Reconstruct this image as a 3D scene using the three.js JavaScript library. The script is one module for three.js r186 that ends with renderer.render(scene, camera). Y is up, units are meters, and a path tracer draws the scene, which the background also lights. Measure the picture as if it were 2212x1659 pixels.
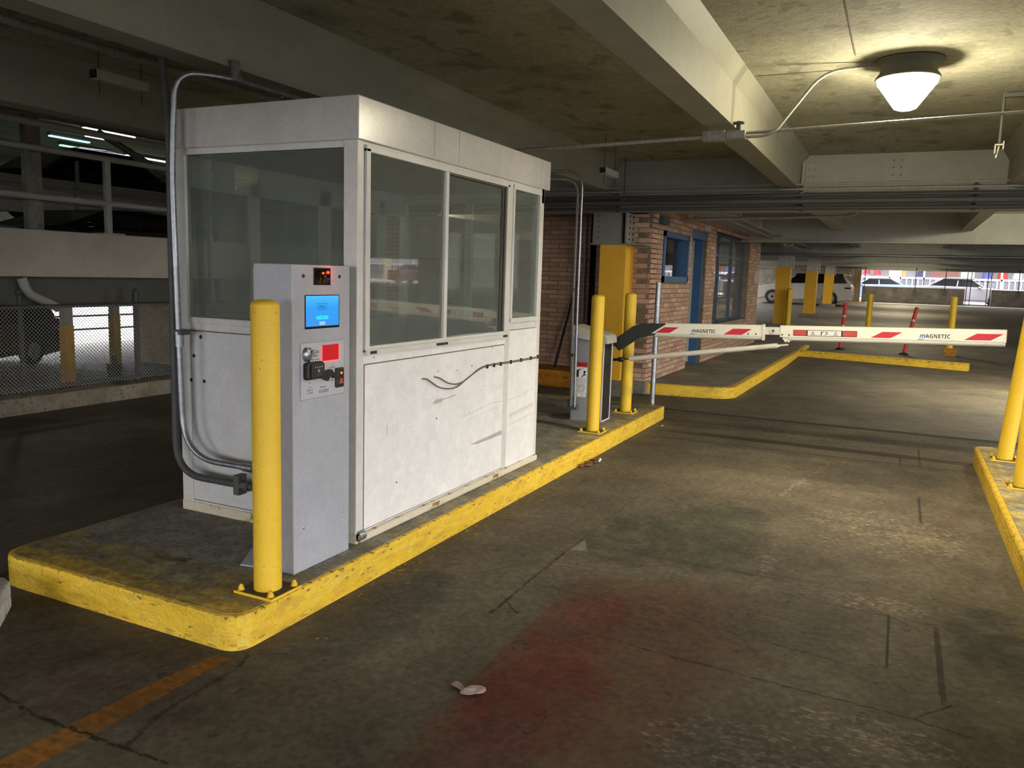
import * as THREE from 'three';
import { RoundedBoxGeometry } from 'three/addons/geometries/RoundedBoxGeometry.js';
import { mergeGeometries } from 'three/addons/utils/BufferGeometryUtils.js';
import { RectAreaLightUniformsLib } from 'three/addons/lights/RectAreaLightUniformsLib.js';

// ---------- camera, sky, exposure ----------
const scene = new THREE.Scene();
const camera = new THREE.PerspectiveCamera(51.1404, 2212 / 1659, 0.05, 200);
camera.position.set(0, 1.57, 0);
camera.up.set(-0.086, 0.99, -0.108);
camera.lookAt(-0.427, 1.57 - 0.135, -0.894);
const renderer = new THREE.WebGLRenderer({ antialias: true });
renderer.toneMapping = THREE.LinearToneMapping;
renderer.toneMappingExposure = 1.3;
renderer.shadowMap.enabled = true;
RectAreaLightUniformsLib.init();
scene.background = new THREE.Color().setRGB(0.965, 0.975, 1.02);   // even overcast sky
scene.backgroundIntensity = 8.6;
const LAMP_COLOR = new THREE.Color().setRGB(1, 0.9, 0.64);
const LAMP_GLOW = 6.5, LAMP_DOWN = 20;                               // candela: all round, and thrown down by the reflector

// ---------- helpers ----------
const V = (x, y, z) => new THREE.Vector3(x, y, z);
function rng(seed) { let s = seed >>> 0; return () => { s = (s + 0x6D2B79F5) >>> 0; let t = Math.imul(s ^ (s >>> 15), 1 | s); t = (t + Math.imul(t ^ (t >>> 7), 61 | t)) ^ t; return ((t ^ (t >>> 14)) >>> 0) / 4294967296; }; }
const used = new Map();
function numbered(name) { const n = used.get(name) || 0; used.set(name, n + 1); return n ? `${name}_${String(n).padStart(3, '0')}` : name; }
const bases = new Map();
function worldBase(o) { const p = V(0, 0, 0); while (o && o !== scene) { p.add(o.position); o = o.parent; } return p; }
function thing(name, label, category, [x, y, z], group, ry = 0) {
  const o = new THREE.Group(); o.name = numbered(name); o.position.set(x, y, z); o.rotation.y = ry;
  o.userData = { label, category }; if (group) o.userData.group = group;
  scene.add(o); return o;
}
function flat(g) { const h = g.index ? g.toNonIndexed() : g.clone(); for (const k of Object.keys(h.attributes)) if (!['position', 'normal', 'uv'].includes(k)) h.deleteAttribute(k); if (!h.attributes.uv) h.setAttribute('uv', new THREE.BufferAttribute(new Float32Array(h.attributes.position.count * 2), 2)); return h; }
function metreUV(g) {
  const p = g.attributes.position, n = g.attributes.normal, uv = new Float32Array(p.count * 2);
  for (let i = 0; i < p.count; i++) {
    const ax = Math.abs(n.getX(i)), ay = Math.abs(n.getY(i)), az = Math.abs(n.getZ(i));
    if (ay >= ax && ay >= az) { uv[2 * i] = p.getX(i); uv[2 * i + 1] = -p.getZ(i); } else if (ax >= az) { uv[2 * i] = -p.getZ(i); uv[2 * i + 1] = p.getY(i); } else { uv[2 * i] = p.getX(i); uv[2 * i + 1] = p.getY(i); }
  }
  g.setAttribute('uv', new THREE.BufferAttribute(uv, 2)); return g;
}
function join(geos) { geos = [].concat(geos); return geos.length === 1 ? flat(geos[0]) : mergeGeometries(geos.map(flat)); }
// one named mesh under a thing; its shapes are given in world metres unless local
function part(name, geos, mat, parent = scene, o = {}) {
  if (o.each) return geos.map((g) => part(name, g, mat, parent, { ...o, each: false }))[0];
  let g = join(geos);
  if (!o.keepUV) metreUV(g);
  if (!o.local && parent !== scene) { const b = worldBase(parent); g.translate(-b.x, -b.y, -b.z); }
  const m = new THREE.Mesh(g, mat); m.name = parent === scene ? numbered(name) : name; m.castShadow = m.receiveShadow = true;
  if (o.label) m.userData.label = o.label; if (o.kind) m.userData.kind = o.kind;
  parent.add(m); return m;
}
function single(name, label, category, geos, mat, group, o = {}) { const m = part(name, geos, mat, scene, o); m.userData.label = label; m.userData.category = category; if (group) m.userData.group = group; return m; }
function struct(name, geos, mat, label, o = {}) { const m = part(name, geos, mat, scene, o); m.userData.kind = 'structure'; if (label) m.userData.label = label; return m; }
function structGroup(name, pos, label) { const o = new THREE.Group(); o.name = numbered(name); o.position.set(...pos); o.userData = { kind: 'structure', label }; scene.add(o); return o; }
function bx(x0, x1, y0, y1, z0, z1, r = 0) {
  const w = Math.abs(x1 - x0), h = Math.abs(y1 - y0), d = Math.abs(z1 - z0);
  const g = r ? new RoundedBoxGeometry(w, h, d, 2, Math.min(r, w / 2.01, h / 2.01, d / 2.01)) : new THREE.BoxGeometry(w, h, d);
  g.translate((x0 + x1) / 2, (y0 + y1) / 2, (z0 + z1) / 2); return g;
}
function bar(a, b, r0, r1 = r0, seg = 12) {
  const d = new THREE.Vector3().subVectors(b, a), L = d.length(), g = new THREE.CylinderGeometry(r1, r0, L, seg);
  g.translate(0, L / 2, 0); g.applyQuaternion(new THREE.Quaternion().setFromUnitVectors(V(0, 1, 0), d.normalize())); g.translate(a.x, a.y, a.z); return g;
}
// pipe through the given points with bends of radius R
function pipe(pts, r, R = 0.12, seg = 10) {
  const path = new THREE.CurvePath(); let last = pts[0].clone();
  for (let i = 1; i < pts.length; i++) {
    if (i === pts.length - 1) { path.add(new THREE.LineCurve3(last, pts[i])); break; }
    const a = new THREE.Vector3().subVectors(pts[i - 1], pts[i]), b = new THREE.Vector3().subVectors(pts[i + 1], pts[i]), c = Math.min(R, a.length() * 0.49, b.length() * 0.49);
    const p = pts[i].clone().addScaledVector(a.normalize(), c), q = pts[i].clone().addScaledVector(b.normalize(), c);
    path.add(new THREE.LineCurve3(last, p)); path.add(new THREE.QuadraticBezierCurve3(p, pts[i].clone(), q)); last = q;
  }
  const out = []; let prev = null;
  for (const c of path.curves) { const n = c.isLineCurve3 ? 1 : 8; for (let k = 0; k <= n; k++) { const p = c.getPoint(k / n); if (!prev || prev.distanceTo(p) > 1e-4) { out.push(p); prev = p; } } }
  return sweep(out, r, seg);
}
function sweep(pts, r, seg = 8) {
  const pos = [], nor = [], idx = []; let up = null;
  const tan = pts.map((p, i) => new THREE.Vector3().subVectors(pts[Math.min(i + 1, pts.length - 1)], pts[Math.max(i - 1, 0)]).normalize());
  pts.forEach((p, i) => {
    const t = tan[i]; if (!up) up = Math.abs(t.y) < 0.9 ? V(0, 1, 0) : V(1, 0, 0);
    const s = new THREE.Vector3().crossVectors(t, up).normalize(), u = new THREE.Vector3().crossVectors(s, t).normalize(); up = u;
    for (let k = 0; k <= seg; k++) { const a = k / seg * Math.PI * 2, n = s.clone().multiplyScalar(Math.cos(a)).addScaledVector(u, Math.sin(a)); pos.push(p.x + n.x * r, p.y + n.y * r, p.z + n.z * r); nor.push(n.x, n.y, n.z); }
  });
  const w = seg + 1;
  for (let i = 0; i < pts.length - 1; i++) for (let k = 0; k < seg; k++) { const a = i * w + k, b = a + w; idx.push(a, b, a + 1, b, b + 1, a + 1); }
  for (const [i, dir] of [[0, -1], [pts.length - 1, 1]]) {
    const c = pos.length / 3, n = tan[i].clone().multiplyScalar(dir); pos.push(pts[i].x, pts[i].y, pts[i].z); nor.push(n.x, n.y, n.z);
    for (let k = 0; k <= seg; k++) { pos.push(pos[(i * w + k) * 3], pos[(i * w + k) * 3 + 1], pos[(i * w + k) * 3 + 2]); nor.push(n.x, n.y, n.z); }
    for (let k = 0; k < seg; k++) dir > 0 ? idx.push(c, c + 2 + k, c + 1 + k) : idx.push(c, c + 1 + k, c + 2 + k);
  }
  const g = new THREE.BufferGeometry(); g.setAttribute('position', new THREE.Float32BufferAttribute(pos, 3)); g.setAttribute('normal', new THREE.Float32BufferAttribute(nor, 3)); g.setIndex(idx); return g;
}
function lathe(prof, x, y, z, seg = 32) { const g = new THREE.LatheGeometry(prof.map(([r, h]) => new THREE.Vector2(r, h)), seg); g.translate(x, y, z); return g; }
function shapeOf(pts) { const s = new THREE.Shape(); pts.forEach(([x, y], i) => i ? s.lineTo(x, y) : s.moveTo(x, y)); s.closePath(); return s; }
function extrude(pts, depth, bevel = 0) { return new THREE.ExtrudeGeometry((pts instanceof THREE.Shape) ? pts : shapeOf(pts), { depth, bevelEnabled: bevel > 0, bevelSize: bevel, bevelThickness: bevel, bevelSegments: 2, curveSegments: 10, steps: 1 }); }
// profile in (x, y) pulled along z from z0 to z1 (z0 < z1)
const alongZ = (pts, z0, z1) => extrude(pts, z1 - z0).translate(0, 0, z0);
// profile in (z, y) pulled along x from x0 to x1
const alongX = (pts, x0, x1) => extrude(pts.map(([z, y]) => [-z, y]), x1 - x0).rotateY(Math.PI / 2).translate(x0, 0, 0);
// outline in (x, z) raised from y0 to y1
function raised(pts, y0, y1, bevel = 0) { const s = (pts instanceof THREE.Shape) ? pts : shapeOf(pts.map(([x, z]) => [x, -z])); return extrude(s, y1 - y0 - bevel * 2, bevel).rotateX(-Math.PI / 2).translate(0, y0 + bevel, 0); }
function roundedOutline(pts) { // [x, z, radius]
  const s = new THREE.Shape(), n = pts.length;
  pts.forEach(([x, z, r], i) => {
    const [px, pz] = pts[(i + n - 1) % n], [qx, qz] = pts[(i + 1) % n], a = Math.hypot(px - x, pz - z), b = Math.hypot(qx - x, qz - z);
    const p = [x + (px - x) / a * r, z + (pz - z) / a * r], q = [x + (qx - x) / b * r, z + (qz - z) / b * r];
    i ? s.lineTo(p[0], -p[1]) : s.moveTo(p[0], -p[1]);
    if (r) s.quadraticCurveTo(x, -z, q[0], -q[1]);
  });
  s.closePath(); return s;
}
function planeUV(g, fx, fy) { const p = g.attributes.position, uv = new Float32Array(p.count * 2); for (let i = 0; i < p.count; i++) { uv[2 * i] = fx(p.getX(i), p.getY(i), p.getZ(i)); uv[2 * i + 1] = fy(p.getX(i), p.getY(i), p.getZ(i)); } g.setAttribute('uv', new THREE.BufferAttribute(uv, 2)); return g; }
// flat print: a thin sheet facing +x or +z with its whole picture on it
function sheetX(x, y0, y1, zl, zr) { const g = new THREE.PlaneGeometry(Math.abs(zr - zl), y1 - y0); g.rotateY(Math.PI / 2); g.translate(x, (y0 + y1) / 2, (zl + zr) / 2); return g; }
function sheetZ(z, x0, x1, y0, y1) { const g = new THREE.PlaneGeometry(x1 - x0, y1 - y0); g.translate((x0 + x1) / 2, (y0 + y1) / 2, z); return g; }

// ---------- textures ----------
function hashGrid(n, seed) { const r = rng(seed), a = new Float32Array(n * n); for (let i = 0; i < a.length; i++) a[i] = r(); return a; }
function noiseField(size, cells, octaves, seed, sy = 1) {
  const out = new Float32Array(size * size); let amp = 1, tot = 0;
  for (let o = 0; o < octaves; o++) {
    const cx = cells << o, cy = Math.max(1, Math.round(cells * sy)) << o, n = Math.max(cx, cy), g = hashGrid(n, seed + o * 101);
    for (let j = 0; j < size; j++) {
      const v = j / size * cy, j0 = Math.floor(v), tv = v - j0, sv = tv * tv * (3 - 2 * tv), ja = (j0 % cy) * n, jb = ((j0 + 1) % cy) * n;
      for (let i = 0; i < size; i++) { const u = i / size * cx, i0 = Math.floor(u), tu = u - i0, su = tu * tu * (3 - 2 * tu), ia = i0 % cx, ib = (i0 + 1) % cx; const a = g[ja + ia] + (g[ja + ib] - g[ja + ia]) * su, b = g[jb + ia] + (g[jb + ib] - g[jb + ia]) * su; out[j * size + i] += (a + (b - a) * sv) * amp; }
    }
    tot += amp; amp *= 0.55;
  }
  for (let i = 0; i < out.length; i++) out[i] /= tot; return out;
}
function dataTex(size, fn, srgb = true, metres = 1) {
  const d = new Uint8Array(size * size * 4);
  for (let i = 0; i < size * size; i++) { const c = fn(i); d[4 * i] = c[0]; d[4 * i + 1] = c[1]; d[4 * i + 2] = c[2]; d[4 * i + 3] = 255; }
  const t = new THREE.DataTexture(d, size, size); t.magFilter = t.minFilter = THREE.LinearFilter; t.wrapS = t.wrapT = THREE.RepeatWrapping; t.repeat.set(1 / metres, 1 / metres);
  if (srgb) t.colorSpace = THREE.SRGBColorSpace; t.needsUpdate = true; return t;
}
function canvasTex(w, h, draw) { const c = document.createElement('canvas'); c.width = w; c.height = h; const x = c.getContext('2d'); draw(x, w, h); const t = new THREE.CanvasTexture(c); t.colorSpace = THREE.SRGBColorSpace; t.magFilter = THREE.LinearFilter; t.wrapS = t.wrapT = THREE.ClampToEdgeWrapping; return t; }
const cl = (v) => Math.max(0, Math.min(255, v)), sm = (a, b, x) => { const t = Math.max(0, Math.min(1, (x - a) / (b - a))); return t * t * (3 - 2 * t); };
const nLow = noiseField(512, 4, 5, 11), nMid = noiseField(512, 16, 4, 23), nFine = noiseField(512, 96, 2, 37), nStreak = noiseField(512, 6, 4, 51, 8);
const grey = (v) => [cl(v), cl(v), cl(v)];
const tConcrete = dataTex(512, (i) => { const v = 205 + (nLow[i] - 0.5) * 120 + (nMid[i] - 0.5) * 60 + (nFine[i] - 0.5) * 45 - (nMid[i] > 0.68 && nFine[i] > 0.6 ? 60 : 0); return [cl(v + 3), cl(v), cl(v - 6)]; }, true, 2.2);
const tCeiling = dataTex(512, (i) => { const s = sm(0.46, 0.7, nLow[i] * 0.6 + nMid[i] * 0.4), f = (nFine[i] - 0.5) * 34, m = (nMid[i] - 0.5) * 46; const v = 218 - s * 34 + f + m - sm(0.66, 0.72, nMid[i]) * 26; return [cl(v + 2), cl(v + 1), cl(v - 6 - s * 5)]; }, true, 2.6);
const bRough = dataTex(512, (i) => grey(128 + (nFine[i] - 0.5) * 160 + (nMid[i] - 0.5) * 120), false, 1.1);
const bSoft = dataTex(512, (i) => grey(128 + (nMid[i] - 0.5) * 120 + (nFine[i] - 0.5) * 40), false, 0.7);
const tPaint = dataTex(512, (i) => { const v = 232 + (nLow[i] - 0.5) * 26 + (nMid[i] - 0.5) * 14 + (nFine[i] - 0.5) * 14; return grey(v); }, true, 1.4);
const tAsphalt = dataTex(512, (i) => { const v = 200 + (nLow[i] - 0.5) * 130 + (nFine[i] - 0.5) * 80; return grey(v); }, true, 1.6);
const tSpeckle = dataTex(512, (i) => { const v = 226 + (nFine[i] - 0.5) * 50 + (nMid[i] - 0.5) * 20; return grey(v); }, true, 0.35);
const tGalv = dataTex(512, (i) => { const v = 215 + (nMid[i] - 0.5) * 80 + (nFine[i] - 0.5) * 30; return grey(v); }, true, 0.25);
// yellow kerb paint: v runs up the 15 cm face; fine specks, hair cracks and chips along the upper edge
const tYellow = canvasTex(2048, 128, (c, W, H) => {
  const r = rng(91); c.fillStyle = 'rgb(222,182,44)'; c.fillRect(0, 0, W, H);
  for (let i = 0; i < 260; i++) { c.globalAlpha = 0.12 + r() * 0.2; c.fillStyle = ['rgb(236,206,92)', 'rgb(196,150,34)', 'rgb(176,140,52)'][i % 3]; c.beginPath(); c.ellipse(r() * W, r() * H, 8 + r() * 60, 3 + r() * 14, (r() - 0.5) * 0.4, 0, 6.3); c.fill(); }
  for (let i = 0; i < 420; i++) { c.globalAlpha = 0.35 + r() * 0.4; c.fillStyle = 'rgb(108,88,40)'; const q = 0.6 + r() * r() * 4; c.fillRect(r() * W, r() * H, q * (1 + r() * 2), q); }
  for (let i = 0; i < 16; i++) { let x = r() * W, y = r() * 20; c.globalAlpha = 0.4; c.strokeStyle = 'rgb(84,66,30)'; c.lineWidth = 0.6 + r() * 0.9; c.beginPath(); c.moveTo(x, y); const n = 4 + r() * 9; for (let k = 0; k < n; k++) { x += (r() - 0.5) * 22; y += r() * 14; c.lineTo(x, y); } c.stroke(); }
  for (let i = 0; i < 95; i++) { const x = r() * W, n = 7; c.globalAlpha = 0.8; c.fillStyle = r() < 0.5 ? 'rgb(92,82,62)' : 'rgb(122,108,80)'; const w = 8 + r() * r() * 70, hh = 2 + r() * r() * 16; c.beginPath(); c.moveTo(x, 0); for (let k = 0; k <= n; k++) c.lineTo(x + w * k / n, 3 + hh * Math.sin(Math.PI * k / n) * (0.5 + r())); c.lineTo(x + w, 0); c.fill(); }
  for (let i = 0; i < 26; i++) { const x = r() * W, y = H - r() * 20; c.globalAlpha = 0.4; c.fillStyle = 'rgb(120,98,44)'; c.beginPath(); c.ellipse(x, y, 4 + r() * 26, 1.5 + r() * 4, 0, 0, 6.3); c.fill(); }
  for (let i = 0; i < 14; i++) { const x = r() * W, y = 20 + r() * 60; c.globalAlpha = 0.75; c.fillStyle = 'rgb(104,92,66)'; c.beginPath(); for (let k = 0; k < 9; k++) { const a = k / 9 * 6.28, q = (3 + r() * 8); c.lineTo(x + Math.cos(a) * q * 1.6, y + Math.sin(a) * q * 0.7); } c.fill(); }
  c.globalAlpha = 1;
});
tYellow.wrapS = tYellow.wrapT = THREE.RepeatWrapping; tYellow.repeat.set(1 / 2.4, 1 / 0.155);
const tYellowClean = dataTex(512, (i) => { const f = (nFine[i] - 0.5) * 10, l = (nLow[i] - 0.5) * 18, s = sm(0.7, 0.8, nFine[i] * 0.5 + nMid[i] * 0.5) * 0.3; return [cl((226 + f + l) * (1 - s)), cl((184 + f + l) * (1 - s)), cl((44 + f * 0.4) * (1 - s))]; }, true, 0.9);
const tRusty = dataTex(512, (i) => { const s = sm(0.56, 0.72, nMid[i] * 0.6 + nLow[i] * 0.4), f = (nFine[i] - 0.5) * 24; return [cl(214 + f - s * 75), cl(208 + f - s * 105), cl(192 + f - s * 125)]; }, true, 0.8);

const std = (color, roughness = 0.7, o = {}) => new THREE.MeshPhysicalMaterial({ color, roughness, ...o });
const M = {
  ceiling: std(0xc0bda9, 0.9, { map: tCeiling, bumpMap: bRough, bumpScale: 0.0022 }),
  concrete: std(0x8f8a7e, 0.9, { map: tConcrete, bumpMap: bRough, bumpScale: 0.004 }),
  paleConcrete: std(0xa39a8c, 0.9, { map: tConcrete, bumpMap: bRough, bumpScale: 0.004 }),
  floor: std(0x716a5e, 0.75, { map: tConcrete, bumpMap: bSoft, bumpScale: 0.003 }),
  steel: std(0x9c9a88, 0.6, { map: tPaint, bumpMap: bSoft, bumpScale: 0.001 }),
  darkSteel: std(0x585853, 0.6, { map: tPaint }),
  girder: std(0xb2b2a8, 0.6, { map: tPaint, bumpMap: bSoft, bumpScale: 0.001 }),
  parapet: std(0xc6bcae, 0.9, { map: tPaint, bumpMap: bRough, bumpScale: 0.002 }),
  yellow: std(0xffffff, 0.55, { map: tYellowClean }),
  kerb: std(0xffffff, 0.7, { map: tYellow, bumpMap: bRough, bumpScale: 0.006 }),
  columnYellow: std(0xf4e2c0, 0.6, { map: tYellowClean }),
  olive: std(0x85857a, 0.6, { map: tPaint }),
  galv: std(0xb9bcc0, 0.38, { metalness: 0.85, map: tGalv }),
  conduit: std(0xb4b2a8, 0.5, { metalness: 0.15, map: tGalv }),
  palePipe: std(0xb9b5aa, 0.5, { map: tGalv }),
  darkPipe: std(0x4b4b4c, 0.55, { map: tPaint }),
  booth: std(0xe4e2e0, 0.42, { map: tPaint }),
  boothFrame: std(0xe2dfd6, 0.38, { map: tPaint }),
  boothBase: std(0xf2ede2, 0.6, { map: tRusty }),
  roofMetal: std(0xd6d2cc, 0.24, { map: tPaint, bumpMap: bSoft, bumpScale: 0.0003 }),
  inside: std(0x8d8c88, 0.8, { map: tPaint }),
  black: std(0x161616, 0.5),
  blackGloss: std(0x0c0c0d, 0.15),
  rubber: std(0x202020, 0.8, { map: tSpeckle }),
  kiosk: std(0xb5b6bb, 0.42, { map: tPaint }),
  gateGrey: std(0x9c9da0, 0.45, { map: tPaint }),
  gateLid: std(0xd0cbbd, 0.45, { map: tPaint }),
  armWhite: std(0xe3dfcf, 0.45, { map: tPaint }),
  chrome: std(0xd8d8d8, 0.15, { metalness: 1 }),
  blue: std(0x3c648e, 0.5, { map: tPaint }),
  blueDim: std(0x44506c, 0.55, { map: tPaint }),
  mortar: std(0x8a7c6c, 0.95, { map: tConcrete }),
  red: std(0xd0342c, 0.55, { map: tPaint }),
  paper: std(0xe6e2da, 0.8),
  darkWood: std(0x2c211a, 0.8, { map: tSpeckle }),
  dark: std(0x1b1b1b, 0.8),
  white: std(0xe9e6e0, 0.6),
  cream: std(0xc9b48a, 0.7, { map: tPaint }),
  glass: new THREE.MeshPhysicalMaterial({ color: 0xeaf0ec, roughness: 0.02, transmission: 1, thickness: 0, ior: 1.5 }),
  boothGlass: new THREE.MeshPhysicalMaterial({ color: 0xaeb4ac, roughness: 0.02, transmission: 0.76, thickness: 0, ior: 1.52 }),
};
const plainGlass = M.glass;
// ---------- the setting ----------
const FY = (z) => Math.max(0, 0.022 * (-z - 16));      // the far floor rises gently
const CEIL = 3.05, BEAM = 2.66;
// near floor: concrete slab with its paint, stains and cracks
const FX0 = -3.95, FX1 = 1.3, FZ0 = -9.5, FZ1 = -1.0;
const tFloor = (() => {
  const W = 1270, H = 2048, t = canvasTex(W, H, (c) => {
    const X = (x) => (x - FX0) / (FX1 - FX0) * W, Y = (z) => (z - FZ0) / (FZ1 - FZ0) * H, S = W / (FX1 - FX0), r = rng(77);
    c.fillStyle = 'rgb(112,103,88)'; c.fillRect(0, 0, W, H);
    const blob = (x, z, rx, rz, col, n, s) => { c.fillStyle = col; for (let i = 0; i < n; i++) { const a = r() * 6.283, d = Math.sqrt(r()); c.globalAlpha = s * (0.4 + r() * 0.6); c.beginPath(); c.ellipse(X(x + Math.cos(a) * d * rx), Y(z + Math.sin(a) * d * rz), S * (0.02 + r() * 0.09), S * (0.02 + r() * 0.07), r() * 3, 0, 6.3); c.fill(); } c.globalAlpha = 1; };
    // dull green oil stains and darker traffic dirt
    blob(-0.95, -4.95, 0.32, 0.75, 'rgb(74,77,62)', 260, 0.22); blob(-1.35, -4.6, 0.3, 0.5, 'rgb(70,70,58)', 120, 0.2);
    blob(0.5, -4.0, 0.12, 0.45, 'rgb(62,62,52)', 90, 0.25); blob(0.55, -2.6, 0.5, 0.6, 'rgb(78,70,58)', 160, 0.2);
    blob(-2.05, -2.9, 0.2, 0.6, 'rgb(80,78,70)', 160, 0.22); blob(-2.6, -1.9, 0.5, 0.28, 'rgb(88,76,68)', 160, 0.2); blob(-0.6, -7.2, 0.9, 0.5, 'rgb(92,86,74)', 160, 0.2);
    blob(-1.9, -7.6, 0.3, 0.9, 'rgb(96,88,70)', 120, 0.2); blob(-0.3, -6.6, 0.35, 0.3, 'rgb(134,122,106)', 120, 0.2); blob(0.45, -6.6, 0.2, 0.9, 'rgb(130,112,92)', 100, 0.16);
    // worn red paint of an old marking
    c.save(); c.beginPath(); c.rect(X(-1.39), 0, W, H); c.clip(); c.fillStyle = 'rgb(112,60,48)'; c.globalAlpha = 0.05;
    for (let k = 0; k < 9; k++) { const j = () => (r() - 0.5) * 0.14; c.beginPath(); for (const [x, z] of [[-1.4, -3.85], [-0.85, -4.05], [-0.55, -3.4], [-0.62, -2.6], [-0.5, -1.0], [-1.2, -1.0], [-1.38, -2.3]]) c.lineTo(X(x + (x > -0.8 ? j() * 2 : j() * 0.25)), Y(z + j())); c.closePath(); c.fill(); } c.globalAlpha = 1;
    blob(-1.18, -3.0, 0.2, 0.7, 'rgb(118,54,42)', 330, 0.11); blob(-1.1, -2.6, 0.22, 0.4, 'rgb(118,56,44)', 200, 0.13); blob(-0.85, -2.6, 0.3, 1.3, 'rgb(104,66,52)', 240, 0.12); blob(-1.1, -2.1, 0.2, 0.4, 'rgb(108,72,68)', 120, 0.14); blob(-0.7, -3.4, 0.35, 0.7, 'rgb(106,84,68)', 230, 0.2); c.restore();
    // orange lane line
    c.globalAlpha = 0.78; c.fillStyle = 'rgb(176,112,34)'; c.beginPath(); c.moveTo(X(-2.45), Y(-1.0)); c.lineTo(X(-2.42), Y(-2.0)); c.lineTo(X(-2.385), Y(-2.27)); c.lineTo(X(-2.315), Y(-2.29)); c.lineTo(X(-2.31), Y(-1.0)); c.closePath(); c.fill(); c.globalAlpha = 1;
    for (let i = 0; i < 240; i++) { c.globalAlpha = 0.35 * r(); c.fillStyle = 'rgb(96,84,64)'; c.fillRect(X(-2.46 + r() * 0.16), Y(-1 - r() * 1.3), 2 + r() * 14, 1 + r() * 5); } c.globalAlpha = 1;
    // pale scoured aggregate
    const scour = (x, z, rx, rz, n, col) => { for (let i = 0; i < n; i++) { const a = r() * 6.283, d = Math.pow(r(), 0.7); c.globalAlpha = 0.25 + r() * 0.5; c.fillStyle = col[Math.floor(r() * col.length)]; c.fillRect(X(x + Math.cos(a) * d * rx), Y(z + Math.sin(a) * d * rz), 1 + r() * 7, 1 + r() * 2.5); } c.globalAlpha = 1; };
    const pale = ['rgb(168,152,134)', 'rgb(150,136,118)', 'rgb(184,168,150)', 'rgb(140,124,104)'];
    scour(0.02, -5.75, 0.5, 0.32, 900, pale); scour(0.27, -5.55, 0.2, 0.3, 800, pale); scour(0.05, -5.3, 0.4, 0.3, 350, pale); scour(0.0, -4.25, 0.25, 0.12, 350, pale); scour(-0.2, -2.6, 0.5, 0.25, 700, pale); scour(0.0, -2.95, 0.3, 0.12, 300, pale); scour(0.1, -2.4, 0.5, 0.35, 500, ['rgb(78,70,58)', 'rgb(150,138,120)']); scour(-0.55, -4.6, 0.05, 0.5, 160, pale);
    for (let i = 0; i < 26; i++) { c.globalAlpha = 0.7; c.fillStyle = 'rgb(158,150,134)'; c.fillRect(X(-0.7 + i * 0.0095 + (r() - 0.5) * 0.03), Y(-6.15 - i * 0.054), 5, 8); } c.globalAlpha = 1;   // row of pale prints
    c.fillStyle = 'rgb(168,164,146)'; c.globalAlpha = 0.7; c.beginPath(); c.moveTo(X(-1.6), Y(-4.2)); c.lineTo(X(-1.59), Y(-4.42)); c.lineTo(X(-1.51), Y(-4.24)); c.closePath(); c.fill(); c.globalAlpha = 1;
    // traffic streaks across the lane, tyre smears
    const streak = (x0, x1, z, w, col, a, n) => { for (let i = 0; i < n; i++) { c.globalAlpha = a * r(); c.strokeStyle = col; c.lineWidth = S * w * (0.1 + r() * 0.3); const q = z + (r() - 0.5) * w; c.beginPath(); c.moveTo(X(x0 + r() * 0.8), Y(q)); c.lineTo(X(x1 - r() * 0.8), Y(q + (r() - 0.5) * 0.05)); c.stroke(); } c.globalAlpha = 1; };
    streak(-2.2, 0.9, -8.2, 0.18, 'rgb(62,60,50)', 0.5, 26); streak(-2.3, 1.2, -7.75, 0.14, 'rgb(66,62,54)', 0.3, 12); streak(-2.3, 1.2, -8.8, 0.3, 'rgb(124,114,98)', 0.3, 14); streak(-1.5, -0.2, -4.35, 0.12, 'rgb(58,60,50)', 0.4, 9); streak(-2.0, 0.6, -7.0, 0.5, 'rgb(96,86,72)', 0.3, 16);
    const smear = (x, z0, z1, w, a) => { for (let i = 0; i < 9; i++) { c.globalAlpha = a * r(); c.strokeStyle = 'rgb(52,48,42)'; c.lineWidth = S * w * (0.2 + 0.5 * r()); const q = x + (r() - 0.5) * w; c.beginPath(); c.moveTo(X(q), Y(z0 + r() * 0.1)); c.lineTo(X(q), Y(z1 - r() * 0.1)); c.stroke(); } c.globalAlpha = 1; };
    smear(0.25, -6.7, -5.9, 0.014, 0.5); smear(0.28, -8.7, -7.85, 0.02, 0.4); smear(0.12, -8.2, -7.7, 0.012, 0.4); smear(0.28, -4.1, -3.3, 0.022, 0.8); smear(0.08, -4.2, -3.5, 0.009, 0.9);
    // cracks
    const crack = (pts, w, a = 0.8, col = 'rgb(40,36,30)') => { c.strokeStyle = col; c.lineJoin = 'round'; for (let k = 0; k < pts.length - 1; k++) { const [x0, z0] = pts[k], [x1, z1] = pts[k + 1], n = Math.max(3, Math.round(Math.hypot(x1 - x0, z1 - z0) * 26)); for (let i = 0; i < n; i++) { c.globalAlpha = a * (0.55 + r() * 0.45); c.lineWidth = Math.max(1, w * S * (0.5 + r() * 0.9)); const f = i / n, g = (i + 1) / n, j = () => (r() - 0.5) * 0.012; c.beginPath(); c.moveTo(X(x0 + (x1 - x0) * f + j()), Y(z0 + (z1 - z0) * f + j())); c.lineTo(X(x0 + (x1 - x0) * g + j()), Y(z0 + (z1 - z0) * g + j())); c.stroke(); } } c.globalAlpha = 1; };
    crack([[-1.6, -3.19], [-1.6, -3.39], [-1.61, -3.69], [-1.61, -4.16]], 0.014, 0.75); crack([[-1.61, -4.16], [-1.6, -5.9], [-1.5, -6.9], [-1.45, -7.6]], 0.003, 0.6); crack([[-1.66, -3.42], [-1.49, -3.25]], 0.014, 0.6); crack([[-1.55, -3.25], [-1.48, -3.27]], 0.01, 0.5);
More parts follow.
